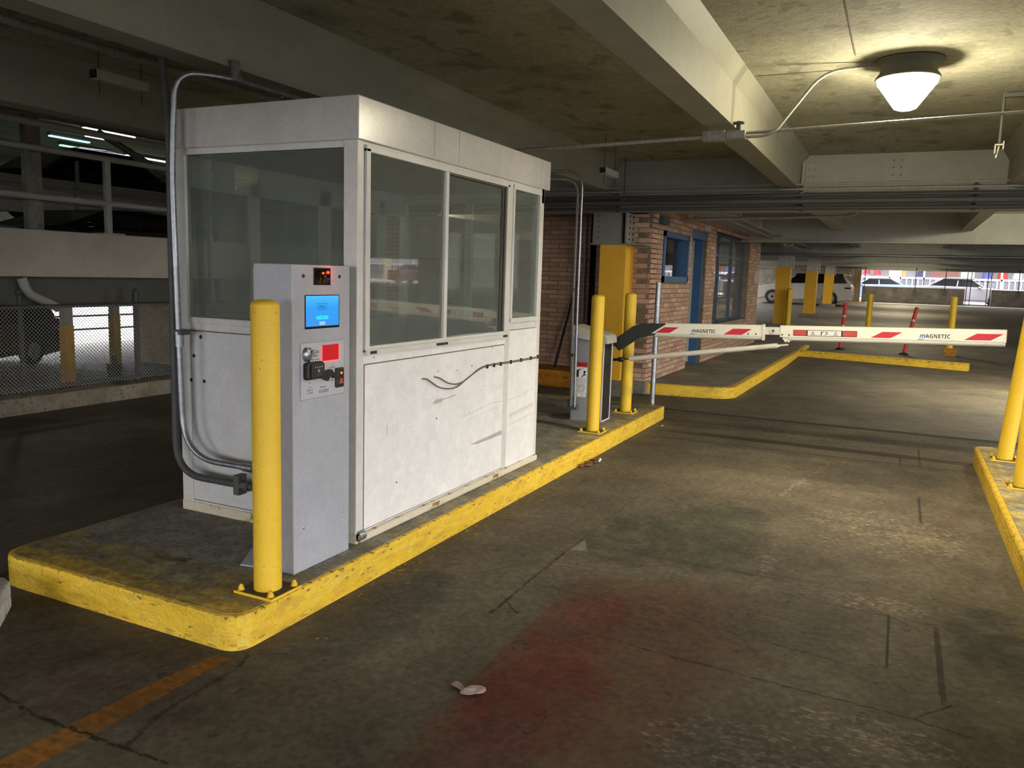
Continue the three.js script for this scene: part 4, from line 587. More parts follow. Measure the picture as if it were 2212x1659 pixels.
function delineator(label, x, z, lean) {
  const D = thing('delineator_post', label, 'delineator', [x, FY(z), z]);
  const m = part('post', lathe([[0.04, 0], [0.04, 1.05], [0.03, 1.07], [0, 1.072]], 0, 0, 0, 20), M.red, D, { local: true }); m.rotation.z = lean;
  const b = part('band', [lathe([[0.0415, 0.52], [0.0415, 0.58]], 0, 0, 0, 20), lathe([[0.0415, 0.75], [0.0415, 0.8]], 0, 0, 0, 20)], std(0xd8a49a, 0.6), m, { local: true, each: true });
  part('foot', lathe([[0.1, 0], [0.1, 0.02], [0.06, 0.035], [0.045, 0.05]], 0, 0, 0, 20), M.rubber, D, { local: true }); return D;
}
delineator('upright red plastic delineator post with faded bands', -1.165, -19.95, -0.035);
delineator('red plastic delineator post leaning to the right', 0.155, -19.7, -0.17);
{
  const P = thing('steel_post', 'plain grey steel pipe post at the far end of the booth island', 'post', [-2.49, 0, -8.99]);
  part('pipe', lathe([[0.029, 0], [0.029, 1.53], [0.0, 1.532]], 0, 0, 0, 20), M.galv, P, { local: true });
}
// ---------- barrier gate ----------
const tWarn = canvasTex(256, 640, (c, W, H) => {
  c.fillStyle = '#ece9e6'; c.fillRect(0, 0, W, H); c.fillStyle = '#b8322c'; c.fillRect(0, 0, W, 92); c.fillStyle = '#2a1515'; c.font = 'bold 44px sans-serif'; c.textAlign = 'center'; c.fillText('WARNING', W / 2 + 6, 62);
  c.fillStyle = '#111'; c.fillRect(48, 150, 46, 128); c.beginPath(); c.moveTo(60, 150); c.lineTo(128, 120); c.lineTo(132, 134); c.lineTo(92, 162); c.fill(); c.beginPath(); c.arc(206, 178, 24, 0, 6.3); c.fill(); c.beginPath(); c.moveTo(196, 190); c.lineTo(236, 240); c.lineTo(196, 240); c.lineTo(156, 284); c.lineTo(146, 274); c.lineTo(184, 224); c.fill(); for (const [x, y] of [[150, 122], [166, 132], [182, 122], [164, 112]]) { c.beginPath(); c.arc(x, y, 5, 0, 6.3); c.fill(); }
  c.fillStyle = '#333'; c.fillRect(10, 300, W - 20, 4); c.font = 'bold 27px sans-serif'; c.fillText('Moving Gate Can', W / 2, 340); c.fillText('Cause Injury or', W / 2, 376);
  const r = rng(3); for (let k = 0; k < 7; k++) for (let x = 14; x < W - 20 - r() * 40; x += 13) if (r() > 0.14) c.fillRect(x, 396 + k * 23, 9, 11);
  c.strokeStyle = '#444'; c.lineWidth = 4; c.strokeRect(6, 566, W - 12, 66); c.beginPath(); c.arc(170, 600, 22, 0, 6.3); c.stroke(); c.fillRect(40, 590, 34, 18);
});
{
  const G = thing('gate_cabinet', 'grey barrier gate cabinet with a sloping lid and a warning label, behind the bollard', 'gate cabinet', [-2.73, 0.15, -7.56]);
  part('cabinet', alongZ([[-2.885, 0.15], [-2.572, 0.15], [-2.572, 0.935], [-2.885, 1.005]], -7.68, -7.42), M.gateGrey, G);
  part('lid', alongZ([[-2.9, 0.985], [-2.9, 1.085], [-2.885, 1.095], [-2.575, 1.02], [-2.548, 1.005], [-2.53, 0.975], [-2.528, 0.93], [-2.56, 0.932], [-2.572, 0.935]], -7.7, -7.4), M.gateLid, G);
  const d = part('door', bx(-2.572, -2.565, 0.165, 0.925, -7.665, -7.435, 0.002), M.black, G, { label: 'dark door panel facing the lane' });
  part('edge_trim', [bx(-2.574, -2.56, 0.155, 0.93, -7.43, -7.42), bx(-2.574, -2.56, 0.155, 0.93, -7.68, -7.668), bx(-2.574, -2.56, 0.152, 0.163, -7.68, -7.42)], std(0xe6e3dc, 0.4), d);
  part('lock', new THREE.CylinderGeometry(0.008, 0.008, 0.006, 12).rotateZ(Math.PI / 2).translate(-2.562, 0.905, -7.62), M.chrome, d);
  part('warning_label', sheetZ(-7.418, -2.865, -2.725, 0.385, 0.735), std(0xffffff, 0.55, { map: tWarn }), G, { keepUV: true, label: 'white label headed WARNING in red' });
  part('base_bracket', [bx(-2.895, -2.84, 0.28, 0.36, -7.42, -7.35, 0.004), bx(-2.86, -2.79, 0.26, 0.31, -7.4, -7.345, 0.01)], M.darkSteel, G);
}
{
  const a = thing('conduit', 'galvanised conduit dropping from the ceiling to the gate cabinet, right of two', 'conduit', [-2.81, 0.3, -7.3]);
  part('tube', pipe([V(-2.8, 0.3, -7.3), V(-2.812, 1.2, -7.3), V(-2.814, 2.565, -7.3), V(-3.4, 2.565, -7.3)], 0.0125, 0.17, 10), M.galv, a);
  part('coupling', [bar(V(-2.81, 1.02, -7.3), V(-2.81, 1.06, -7.3), 0.019), bar(V(-2.802, 0.36, -7.3), V(-2.801, 0.4, -7.3), 0.018)], M.galv, a, { each: true });
  const b = thing('conduit', 'dull conduit dropping behind the gate cabinet, left of two', 'conduit', [-2.87, 0.3, -7.33]);
  part('tube', pipe([V(-2.85, 0.3, -7.33), V(-2.87, 1.2, -7.33), V(-2.866, 2.49, -7.33), V(-3.4, 2.5, -7.33)], 0.0125, 0.16, 10), M.conduit, b);
  part('strap', [bx(-2.9, -2.84, 0.79, 0.82, -7.35, -7.315, 0.004), bx(-2.905, -2.86, 1.425, 1.46, -7.345, -7.31, 0.004)], M.darkSteel, b, { each: true });
}
// barrier arm: built along +x from its pivot, then tilted
const magnetic = (c, x, y, h) => { c.textBaseline = 'alphabetic'; c.textAlign = 'left'; c.font = `bold ${h * 1.15}px sans-serif`; c.fillStyle = '#1f4fa8'; c.save(); c.transform(1, 0, -0.25, 1, 0, 0); c.fillText('m', x + y * 0.25, y); c.restore(); c.fillRect(x - h * 0.2, y + h * 0.22, h * 1.05, h * 0.12); c.fillStyle = '#8a8a86'; c.fillRect(x + h * 0.85, y + h * 0.26, h * 5.3, h * 0.05); c.font = `bold ${h}px sans-serif`; c.fillStyle = '#222226'; c.fillText('AGNETIC', x + h * 1.12, y); };
const para = (c, x0, x1, y0, y1, s) => { c.fillStyle = '#c42434'; c.beginPath(); c.moveTo(x0 + s, y0); c.lineTo(x1, y0); c.lineTo(x1 - s, y1); c.lineTo(x0, y1); c.closePath(); c.fill(); };
const tArm1 = canvasTex(1060, 92, (c, W, H) => { c.fillStyle = '#e4dfce'; c.fillRect(0, 0, W, H); para(c, 40, 270, 32, 84, 90); magnetic(c, 390, 76, 44); para(c, 700, 960, 32, 86, 90); });
const tArm2 = canvasTex(1780, 92, (c, W, H) => { c.fillStyle = '#e4dfce'; c.fillRect(0, 0, W, H); para(c, 760, 1010, 32, 82, 92); magnetic(c, 1140, 74, 44); para(c, 1480, 1765, 30, 82, 92); });
const tStrip = canvasTex(540, 52, (c, W, H) => {
  c.fillStyle = '#1e1c1c'; c.fillRect(0, 0, W, H); c.fillStyle = '#b03a30'; c.fillRect(3, 3, 112, H - 6); c.fillRect(420, 3, 117, H - 6); c.fillStyle = '#c94a3c'; for (let k = 0; k < 8; k++) { c.fillRect(8 + k * 13, 8, 6, H - 16); c.fillRect(426 + k * 13, 8, 6, H - 16); }
  c.fillStyle = '#dcdad4'; c.fillRect(126, 4, 282, H - 8); c.strokeStyle = '#2a2a2a'; c.lineWidth = 3; for (const x of [170, 362]) { c.beginPath(); c.moveTo(x, 12); c.lineTo(x + 15, 40); c.lineTo(x - 15, 40); c.closePath(); c.stroke(); c.fillStyle = '#2a2a2a'; c.fillRect(x - 1.5, 20, 3, 10); c.fillRect(x - 1.5, 33, 3, 3); }
  c.fillStyle = '#1a1a1a'; c.fillRect(238, 16, 9, 26); c.fillRect(238, 12, 26, 5); c.beginPath(); c.arc(282, 16, 5, 0, 6.3); c.fill(); c.lineWidth = 5; c.strokeStyle = '#1a1a1a'; c.beginPath(); c.moveTo(284, 18); c.lineTo(296, 26); c.lineTo(272, 40); c.stroke();
});
{
  const A = thing('barrier_arm', 'white folding barrier arm with red parallelograms reaching across the lane', 'barrier arm', [-2.56, 0.935, -7.78]);
  const put = (name, g, m, parent = A, o = {}) => { let q = join(g); if (!o.keepUV) metreUV(q); q.translate(-0.3, -0.11, 0).rotateZ(0.0345).translate(0.3, 0.11, 0); return part(name, q, m, parent, { ...o, local: true, keepUV: true }); };
  // black lifting bracket
  part('bracket', [extrude([[-0.03, -0.02], [0.04, -0.09], [0.24, 0.05], [0.40, 0.09], [0.535, 0.205], [0.26, 0.19], [0.17, 0.155], [0.07, 0.075], [-0.02, 0.02]], 0.05, 0.003).translate(0, 0, -0.02), bx(-0.08, 0.03, -0.05, 0.03, -0.02, 0.03, 0.006), extrude([[0.02, -0.01], [0.075, -0.075], [0.11, -0.05], [0.05, 0.04]], 0.012).translate(0, 0, 0.03)], std(0x262a28, 0.5), A, { local: true, label: 'black lifting bracket' });
  const prof = (x0, x1, slant) => extrude([[x0, 0.098], [x0 + slant, 0.2], [x1, 0.2], [x1, 0.098]], 0.05, 0.003).translate(0, 0, -0.02);
  const s1 = put('arm_section', [prof(0.36, 1.435, 0.155)], M.armWhite);
  put('rubber_edge', [bar(V(0.40, 0.088, 0.005), V(1.43, 0.088, 0.005), 0.026, 0.026, 16)], M.armWhite, s1);
  put('end_plate', [bx(1.425, 1.445, 0.06, 0.21, -0.03, 0.04, 0.003)], M.armWhite, s1);
  const f1 = extrude([[0.368, 0.1], [0.52, 0.198], [1.43, 0.198], [1.43, 0.1]], 0.0005).translate(0, 0, 0.0335); planeUV(f1, (x) => (x - 0.37) / 1.06, (x, y) => (y - 0.1) / 0.098);
  put('arm_print', f1, std(0xffffff, 0.45, { map: tArm1 }), s1, { keepUV: true, label: 'red parallelograms and MAGNETIC lettering' });
  const j = put('hinge_joint', [bx(1.44, 1.59, 0.115, 0.185, -0.015, 0.03, 0.003), new THREE.CylinderGeometry(0.028, 0.028, 0.012, 20).rotateX(Math.PI / 2).translate(1.52, 0.155, 0.032)], M.armWhite);
  put('hinge_bolt', new THREE.CylinderGeometry(0.012, 0.012, 0.02, 6).rotateX(Math.PI / 2).translate(1.525, 0.153, 0.036), M.darkSteel, j);
  const s2 = put('arm_section', [prof(1.585, 3.375, 0)], M.armWhite);
  put('rubber_edge', [bar(V(1.66, 0.086, 0.005), V(3.372, 0.086, 0.005), 0.026, 0.026, 16)], M.armWhite, s2);
  put('rod_lug', extrude([[1.6, 0.1], [1.7, 0.1], [1.685, 0.07], [1.66, 0.045], [1.65, 0.06], [1.635, 0.045], [1.615, 0.07]], 0.03).translate(0, 0, -0.005), M.armWhite, s2);
  const f2 = extrude([[1.59, 0.1], [3.37, 0.1], [3.37, 0.198], [1.59, 0.198]], 0.0005).translate(0, 0, 0.0335); planeUV(f2, (x) => (x - 1.59) / 1.78, (x, y) => (y - 0.1) / 0.098);
  put('arm_print', f2, std(0xffffff, 0.45, { map: tArm2 }), s2, { keepUV: true, label: 'red parallelograms and MAGNETIC lettering' });
  const f3 = join(bx(1.70, 2.24, 0.112, 0.166, 0.032, 0.0365)); planeUV(f3, (x) => (x - 1.70) / 0.54, (x, y) => (y - 0.112) / 0.054);
  put('warning_strip', f3, std(0xffffff, 0.4, { map: tStrip }), s2, { keepUV: true, label: 'reflector strip with red ends and warning signs' });
  for (const [s, x] of [[s1, 1.3], [s1, 1.37], [s2, 1.605], [s2, 1.665]]) put('screw', new THREE.CylinderGeometry(0.008, 0.008, 0.006, 10).rotateX(Math.PI / 2).translate(x, 0.118, 0.035), M.darkSteel, s);
  const rod = part('support_rod', [bar(V(0.15, -0.168, 0.01), V(1.565, 0.057, 0.01), 0.024, 0.024, 20), bar(V(1.56, 0.056, 0.01), V(1.66, 0.072, 0.01), 0.009, 0.009, 10), bx(1.55, 1.585, 0.045, 0.07, 0, 0.022, 0.003)], M.armWhite, A, { local: true, label: 'white slanting support rod' });
  part('ball_joint', [new THREE.SphereGeometry(0.026, 16, 12).scale(1.5, 1, 1).translate(0.06, -0.183, 0.01), bar(V(0.06, -0.183, 0.01), V(0.16, -0.167, 0.01), 0.007, 0.007, 8), bar(V(-0.02, -0.19, 0.01), V(0.05, -0.184, 0.01), 0.014, 0.014, 10)], M.black, rod, { local: true });
}
// ---------- ceiling lamps ----------
function lamp(label, x, z, o = {}) {
  const L = thing('ceiling_lamp', label, 'lamp', [x, o.y || CEIL, z]);
  part('housing', lathe([[0, 0], [0.215, 0], [0.215, -0.012], [0.17, -0.03], [0.175, -0.08], [0.195, -0.105], [0.2, -0.118], [0.19, -0.124], [0.1, -0.1], [0, -0.1]].reverse(), 0, 0, 0, 48), std(0x6b6c62, 0.6, { map: tPaint }), L, { local: true });
  const lens = part('lamp_lens', lathe([[0, -0.318], [0.045, -0.318], [0.07, -0.308], [0.168, -0.17], [0.182, -0.155], [0.19, -0.122], [0.18, -0.112], [0, -0.112]], 0, 0, 0, 48), new THREE.MeshStandardMaterial({ color: 0xfff4d8, roughness: 0.4, emissive: LAMP_COLOR, emissiveIntensity: o.dim ? 2.0 : 3.5 }), L, { local: true, label: 'glowing prismatic lens' });
  const k = o.k ?? 1;
  const p = new THREE.PointLight(LAMP_COLOR, LAMP_GLOW * k); p.position.set(x, (o.y || CEIL) - 0.21, z); p.shadow.radius = 4.5; p.castShadow = true; scene.add(p);
  const s = new THREE.SpotLight(LAMP_COLOR, LAMP_DOWN * k * (o.down ?? 1), 0, 1.1, 1); s.position.set(x, (o.y || CEIL) - 0.22, z); s.target.position.set(x, (o.y || CEIL) - 3, z); s.shadow.radius = 4.5; s.castShadow = true; scene.add(s, s.target);
  return L;
}
lamp('large glowing ceiling lamp with a tapered lens above the lane', -0.085, -6.1);
lamp('ceiling lamp of the next bay, out of view on the right', 2.6, -13.6, { k: 3.4 });
lamp('ceiling lamp of the third bay, hidden behind the girders', -0.1, -21.8, { k: 0.5 });
lamp('ceiling lamp of the fourth bay, hidden behind the girders', -0.1, -29.3, { k: 0.8 });
lamp('ceiling lamp of the fifth bay, hidden behind the girders', -0.1, -36.8, { k: 1.5 });
lamp('ceiling lamp of the last bay before the street', -0.1, -44.2, { k: 2.0 });
lamp('ceiling lamp of the lower level, hidden behind the dark beam', -12.3, -8.2, { k: 0.5, dim: true, y: 1.42 });
lamp('ceiling lamp over the side bay behind the viewpoint', -10.7, 4.0, { k: 0.8, dim: true });
lamp('ceiling lamp over the dark lane behind the viewpoint', -6.4, 3.4, { k: 1.5, dim: true, down: 0.15 });
// ---------- conduits under the ceiling ----------
{
  const c = thing('conduit', 'conduit crossing below the beams under the glowing lamp, with a junction box', 'conduit', [-1.15, 2.6, -5.95]);
  part('tube', [bar(V(-3.5, 2.535, -5.97), V(-1.36, 2.592, -5.95), 0.016), bar(V(-1.1, 2.605, -5.95), V(3.2, 2.73, -5.93), 0.011)], M.conduit, c);
  part('junction_box', [bx(-1.38, -1.22, 2.558, 2.628, -5.99, -5.91, 0.006), bx(-1.22, -1.08, 2.566, 2.622, -5.985, -5.915, 0.006)], M.conduit, c);
  part('beam_clamp', [bx(-1.15, -1.12, 2.61, 2.69, -5.97, -5.94, 0.003), bx(-1.17, -1.1, 2.672, 2.684, -5.98, -5.93)], M.darkSteel, c);
  const d = thing('conduit', 'bent conduit feeding the glowing ceiling lamp from the junction box', 'conduit', [-0.3, 3.0, -6.0]);
  part('tube', pipe([V(-0.3, 3.02, -6.06), V(-0.6, 3.0, -6.0), V(-0.9, 2.578, -5.93), V(-1.075, 2.576, -5.93)], 0.011, 0.14, 10), M.conduit, d);
}
const runs = [[2.69, 0.011, M.conduit, 'uppermost thin conduit on the face of the cross girder'], [2.64, 0.011, M.conduit, 'second thin conduit down on the cross girder'], [2.575, 0.02, M.darkPipe, 'dark pipe between the thin conduits and the thick pipe on the girder'], [2.51, 0.034, M.darkSteel, 'thick grey pipe below the thin conduits on the girder'], [2.435, 0.022, M.darkPipe, 'lowest dark pipe along the cross girder']];
runs.forEach(([y, r, m, l], i) => { const c = thing('conduit', l, 'pipe', [0, y, -9.85]); part('tube', bar(V(-7.5, y, -9.85 - i * 0.03), V(6.4, y, -9.85 - i * 0.03), r), m, c); part('strap', [-3.4, -1.15, 0.62].map((x) => bx(x - 0.015, x + 0.015, y - r - 0.002, y + r + 0.002, -9.87 - i * 0.03, -10.16)), m, c, { each: true }); });
single('hanger_rod', 'thin dark rod dropping from the ceiling to the pipes left of the column', 'rod', bar(V(-3.2, CEIL, -9.75), V(-3.2, 2.4, -9.75), 0.008), M.darkPipe);
{ const c = thing('sprinkler_pipe', 'pipe rising in a bend at its right end beyond the girder', 'pipe', [-1.5, 2.48, -12]); part('tube', pipe([V(-3.0, 2.455, -12), V(-0.66, 2.5, -12), V(-0.5, 2.72, -12), V(-0.5, CEIL, -12)], 0.022, 0.12), M.conduit, c); }
{ const c = thing('conduit', 'bundle conduit running away from the girder along the office roof edge', 'conduit', [-2.4, 2.5, -12]); part('tube', [pipe([V(-2.5, 2.6, -10.4), V(-2.42, 2.55, -11), V(-2.4, 2.55, -12.2), V(-2.4, 2.57, -12.6), V(-2.4, 2.56, -17.7), V(-2.5, 2.62, -25), V(-2.6, 2.7, -38)], 0.03, 0.2), bar(V(-2.52, 2.53, -11.2), V(-2.62, 2.5, -25), 0.02)], M.conduit, c); part('coil', new THREE.TorusGeometry(0.1, 0.025, 8, 24).translate(-2.42, 2.5, -19.4), M.conduit, c); part('bracket', [-13, -15, -17, -20].map((z) => bx(-2.46, -2.34, 2.52, 2.66, z - 0.02, z + 0.02)), M.girder, c, { each: true }); }
{ const c = thing('conduit', 'pale conduit crossing the far bays under the third girder', 'conduit', [0, 2.44, -23.5]); part('tube', bar(V(-9, 2.4, -25.2), V(9, 2.44, -25.2), 0.035), M.galv, c); }
{ const c = thing('pipe_hanger', 'threaded hanger rod with a clip under the ceiling at the upper right', 'hanger', [0.58, CEIL, -7.3]); part('rod', [bar(V(0.575, CEIL, -7.3), V(0.575, 2.68, -7.3), 0.011), bx(0.575, 0.9, CEIL - 0.035, CEIL - 0.005, -7.32, -7.28)], M.darkSteel, c); part('clip', [bx(0.55, 0.6, 2.66, 2.67, -7.33, -7.27), bx(0.545, 0.552, 2.6, 2.67, -7.33, -7.27), bx(0.598, 0.605, 2.63, 2.69, -7.33, -7.27), bar(V(0.575, 2.66, -7.3), V(0.56, 2.57, -7.3), 0.006)], M.gateLid, c); }
function hungFixture(label, x, y0, y1, z0, z1) { const f = thing('hanging_light', label, 'light fixture', [x, y1, (z0 + z1) / 2]); part('housing', bx(x - 0.035, x + 0.035, y0, y1, z0, z1, 0.006), M.gateLid, f); part('end_cap', bx(x - 0.03, x + 0.03, y0 + 0.005, y1 - 0.005, z1, z1 + 0.012), M.dark, f); part('rod', [bar(V(x, CEIL, z0 + 0.04), V(x, y0 - 0.1, z0 + 0.04), 0.004, 0.004, 6), bar(V(x, CEIL, z1 - 0.04), V(x, y0 - 0.1, z1 - 0.04), 0.004, 0.004, 6)], M.darkPipe, f, { each: true }); return f; }
hungFixture('small unlit strip fixture hung on two rods above the column', -2.9, 2.64, 2.705, -8.52, -8.1);
hungFixture('unlit strip fixture hung against the dark beam at the upper left', -5.2, 2.835, 2.9, -4.4, -3.97);
{ const c = thing('sprinkler_pipe', 'pale sprinkler pipe along the dark beam in the upper left corner', 'pipe', [-5.0, 2.94, -3]); part('tube', bar(V(-4.9, 2.97, 1), V(-4.9, 2.97, -9.9), 0.028), M.palePipe, c); part('coupling', [-3.9, -5.4].map((z) => bar(V(-4.9, 2.97, z), V(-4.9, 2.97, z - 0.08), 0.036)), M.palePipe, c, { each: true }); }
{ const c = thing('sprinkler_pipe', 'grey pipe under the outer beam at the left edge', 'pipe', [-7.6, 2.85, -5]); part('tube', bar(V(-7.6, 2.87, 2), V(-7.6, 2.87, -9.9), 0.035), M.girder, c); }
{ const p = thing('wooden_pole', 'dark wooden pole leaning against the brick wall behind the gate cabinet', 'pole', [-4.4, 0.22, -10.95]); part('shaft', bar(V(-4.5, 0.235, -10.85), V(-4.33, 1.4, -11.12), 0.022, 0.018, 8), M.darkWood, p); part('fork', [bar(V(-4.33, 1.38, -11.12), V(-4.37, 1.46, -11.13), 0.012, 0.01, 6), bar(V(-4.33, 1.38, -11.12), V(-4.28, 1.46, -11.13), 0.012, 0.01, 6)], M.conduit, p, { each: true }); }
{ const p = thing('conduit', 'grey service pipe up the brick wall behind the gate cabinet', 'conduit', [-4.28, 0.2, -11.15]); part('tube', pipe([V(-4.2, 0.235, -11.13), V(-4.21, 2.5, -11.15)], 0.016, 0.1), M.conduit, p); }
// ---------- litter ----------
function crumple(seed, sx, sy, sz) { const g = new THREE.IcosahedronGeometry(1, 4), p = g.attributes.position, r = rng(seed), dirs = Array.from({ length: 16 }, () => [V(r() - 0.5, r() - 0.5, r() - 0.5).normalize(), r()]); for (let i = 0; i < p.count; i++) { const v = V(p.getX(i), p.getY(i), p.getZ(i)).normalize(); let k = 1; for (const [d, a] of dirs) { const t = v.dot(d); if (t > 0.4) k -= (t - 0.4) * (0.25 + a * 0.7); } v.multiplyScalar(Math.max(0.35, k)); p.setXYZ(i, v.x * sx, Math.max(-0.35, v.y) * sy, v.z * sz); } g.computeVertexNormals(); const f = g.toNonIndexed(); f.computeVertexNormals(); return f; }
{ const l = thing('crumpled_paper', 'crumpled greyish pink paper lying on the floor by the red patch', 'litter', [-1.33, 0.014, -2.53]); part('paper', [crumple(4, 0.085, 0.03, 0.075).rotateY(0.5).translate(0.02, 0, 0), crumple(8, 0.065, 0.018, 0.04).rotateY(-0.4).translate(-0.065, -0.004, 0.0)], std(0x8f7a72, 0.75), l, { local: true }); }
{ const l = thing('leaf_litter', 'small heap of brown leaves and a white scrap against the kerb', 'litter', [-2.24, 0.01, -6.25]); part('leaf', [0, 1, 2, 3, 4, 5, 6].map((k) => crumple(20 + k, 0.045, 0.028, 0.035).rotateY(k).translate(-0.03 + (k % 3) * 0.025, 0.006 * (k % 2), 0.12 - k * 0.05)), std(0x6b4c38, 0.85), l, { local: true, each: true }); part('scrap', [crumple(41, 0.03, 0.03, 0.03).translate(0.045, 0.012, -0.12)], M.paper, l, { local: true, label: 'white paper scrap' }); }
single('paper_scrap', 'pale blue-grey sheet lying on the island behind the nearest bollard', 'litter', [raised([[-2.86, -2.99], [-2.66, -2.83], [-2.655, -2.79], [-2.735, -2.775]], 0.152, 0.158, 0.001)], std(0xb9bcc8, 0.6));
single('pebble', 'small white pebble lying by the far end of the island kerb', 'pebble', crumple(55, 0.022, 0.018, 0.018).translate(-2.2, 0.006, -8.4), M.paper);
single('kerb_block', 'white painted concrete block at the left edge of the photo', 'block', raised([[-3.64, -2.05], [-3.58, -2.165], [-3.52, -2.15], [-3.27, -1.92], [-3.4, -1.7], [-3.8, -1.8]], 0, 0.13, 0.012), std(0xd9d6d0, 0.8, { map: tConcrete }));
// ---------- cars ----------
// built nose towards -x on the ground at the origin
function car(name, label, paint, at, ry, o = {}) {
  const C = thing(name, label, 'car', at, o.group, ry), L = o.L || 4.5, W = 1.78, H = o.H || 1.46, hatch = o.hatch, loc = { local: true };
  const wx = [-L * 0.31, L * 0.29], wr = 0.33;
  const s = new THREE.Shape(); s.moveTo(-L / 2, 0.32);
  s.lineTo(-L / 2, 0.62); s.quadraticCurveTo(-L / 2 + 0.03, 0.74, -L / 2 + 0.2, 0.78); s.quadraticCurveTo(-L * 0.3, 0.93, -L * 0.2, 0.96); s.lineTo(L * 0.3, 1.0);
  if (hatch) { s.lineTo(L / 2 - 0.12, 1.02); s.quadraticCurveTo(L / 2, 0.95, L / 2, 0.7); } else { s.quadraticCurveTo(L * 0.44, 1.0, L / 2 - 0.03, 0.96); s.quadraticCurveTo(L / 2, 0.85, L / 2, 0.7); }
  s.lineTo(L / 2 - 0.04, 0.3);
  s.lineTo(wx[1] + wr + 0.05, 0.24); s.absarc(wx[1], wr, wr + 0.05, 0, Math.PI, false); s.lineTo(wx[0] + wr + 0.05, 0.24); s.absarc(wx[0], wr, wr + 0.05, 0, Math.PI, false); s.lineTo(-L / 2 + 0.06, 0.26); s.closePath();
  part('body', extrude(s, W - 0.1, 0.05).translate(0, 0, -(W - 0.1) / 2), paint, C, loc);
  const roofBack = hatch ? L * 0.4 : L * 0.2, tail = hatch ? L * 0.475 : L * 0.38;
  part('window_glass', extrude([[-L * 0.22, 0.95], [-L * 0.06, H - 0.06], [roofBack, H - 0.05], [tail, 0.99]], W - 0.36, 0.05).translate(0, 0, -(W - 0.36) / 2), M.blackGloss, C, { local: true, label: 'dark windows' });
  part('roof', [extrude([[-L * 0.07, H - 0.08], [-L * 0.04, H - 0.02], [L * 0.08, H], [roofBack + 0.05, H - 0.03], [roofBack + 0.05, H - 0.07], [L * 0.08, H - 0.05]], W - 0.44, 0.03).translate(0, 0, -(W - 0.44) / 2)], paint, C, loc);
  const pil = (x0, y0, x1, y1) => [-1, 1].map((k) => bar(V(x0, y0, k * (W / 2 - 0.09)), V(x1, y1, k * (W / 2 - 0.17)), 0.035, 0.03, 8));
  part('pillar', [...pil(-L * 0.22, 0.94, -L * 0.06, H - 0.05), ...pil(L * 0.07, 0.96, L * 0.06, H - 0.04), ...pil(tail, 0.97, roofBack + 0.03, H - 0.05)], paint, C, { local: true, each: true });
  for (const x of wx) for (const k of [-1, 1]) {
    const w = part('wheel', lathe([[0.2, -0.1], [0.3, -0.1], [0.33, -0.07], [0.33, 0.07], [0.3, 0.1], [0.2, 0.1]], 0, 0, 0, 28).rotateX(Math.PI / 2).translate(x, wr, k * (W / 2 - 0.1)), M.rubber, C, loc);
    part('rim', [new THREE.CylinderGeometry(0.21, 0.21, 0.16, 24).rotateX(Math.PI / 2).translate(x, wr, k * (W / 2 - 0.095)), ...[0, 1, 2, 3, 4].map((q) => new THREE.BoxGeometry(0.05, 0.36, 0.18).rotateZ(q * Math.PI / 5).translate(x, wr, k * (W / 2 - 0.095)))], std(0x9a9a9c, 0.35, { metalness: 0.8 }), w, loc);
  }
  for (const k of [-1, 1]) { part('headlamp', bx(-L / 2 + 0.0, -L / 2 + 0.35, 0.66, 0.78, k * 0.86 - 0.06, k * 0.86 + 0.02, 0.03), std(0xcfd3d6, 0.15), C, loc); part('tail_lamp', bx(L / 2 - 0.32, L / 2 + 0.012, 0.78, 0.9, k * 0.84 - 0.06, k * 0.84 + 0.05, 0.03), std(0xa31a18, 0.25), C, loc); part('mirror', new THREE.SphereGeometry(0.09, 12, 8).scale(1, 0.7, 1.3).translate(-L * 0.15, 1.0, k * (W / 2 + 0.06)), paint, C, loc); }
  part('bumper', [bx(L / 2 - 0.1, L / 2 + 0.05, 0.36, 0.58, -W / 2 + 0.1, W / 2 - 0.1, 0.04), bx(-L / 2 - 0.04, -L / 2 + 0.1, 0.34, 0.52, -W / 2 + 0.1, W / 2 - 0.1, 0.04)], paint, C, { local: true, each: true });
  if (hatch) part('spoiler', bx(L * 0.4, L * 0.47, H - 0.07, H - 0.03, -0.62, 0.62, 0.015), paint, C, loc);
  return C;
}
const paintOf = (c, r = 0.25) => std(c, r, { clearcoat: 0.6, clearcoatRoughness: 0.08 });
car('car', 'white hatchback parked behind the far yellow columns, tail towards the street', paintOf(0xa8a6a2), [-4.35, FY(-42.2), -42.2], 0, { hatch: true, L: 4.4, H: 1.5 });
car('car', 'blue-grey sedan driving past in the street, left of the two', paintOf(0x62779c), [-1.6, 0.64, -55.6], 0, { L: 4.6, H: 1.42 });
car('car', 'silver-grey sedan in the street, partly seen through the wall gap', paintOf(0x77727a), [3.1, 0.64, -52.2], Math.PI, { L: 5.0, H: 1.5 });
car('car', 'dark red car in the street far to the right, beyond the frame', paintOf(0x6e3434), [28.5, 0.64, -52.8], 0, { L: 4.5 });
car('car', 'dark car parked on the raised deck just behind the parapet rails', paintOf(0x14161c), [-10.6, 1.02, -7.9], Math.PI / 2, { L: 4.6, H: 1.25 });
car('car', 'black car on the far deck behind the second parapet', paintOf(0x0e1012), [-15.6, 2.3, -11.2], Math.PI / 2, { L: 4.7, H: 1.5 });
car('car', 'dark blue car at the far left of the raised deck', paintOf(0x101a30), [-15.8, 2.3, -6.2], Math.PI / 2, { L: 4.6, H: 1.55 });
car('car', 'dark car on the lower level behind the chain-link fence', paintOf(0x1c1d20), [-18.8, -0.9, -10.6], Math.PI / 2 + 0.3, { L: 4.7, H: 1.7, hatch: true });
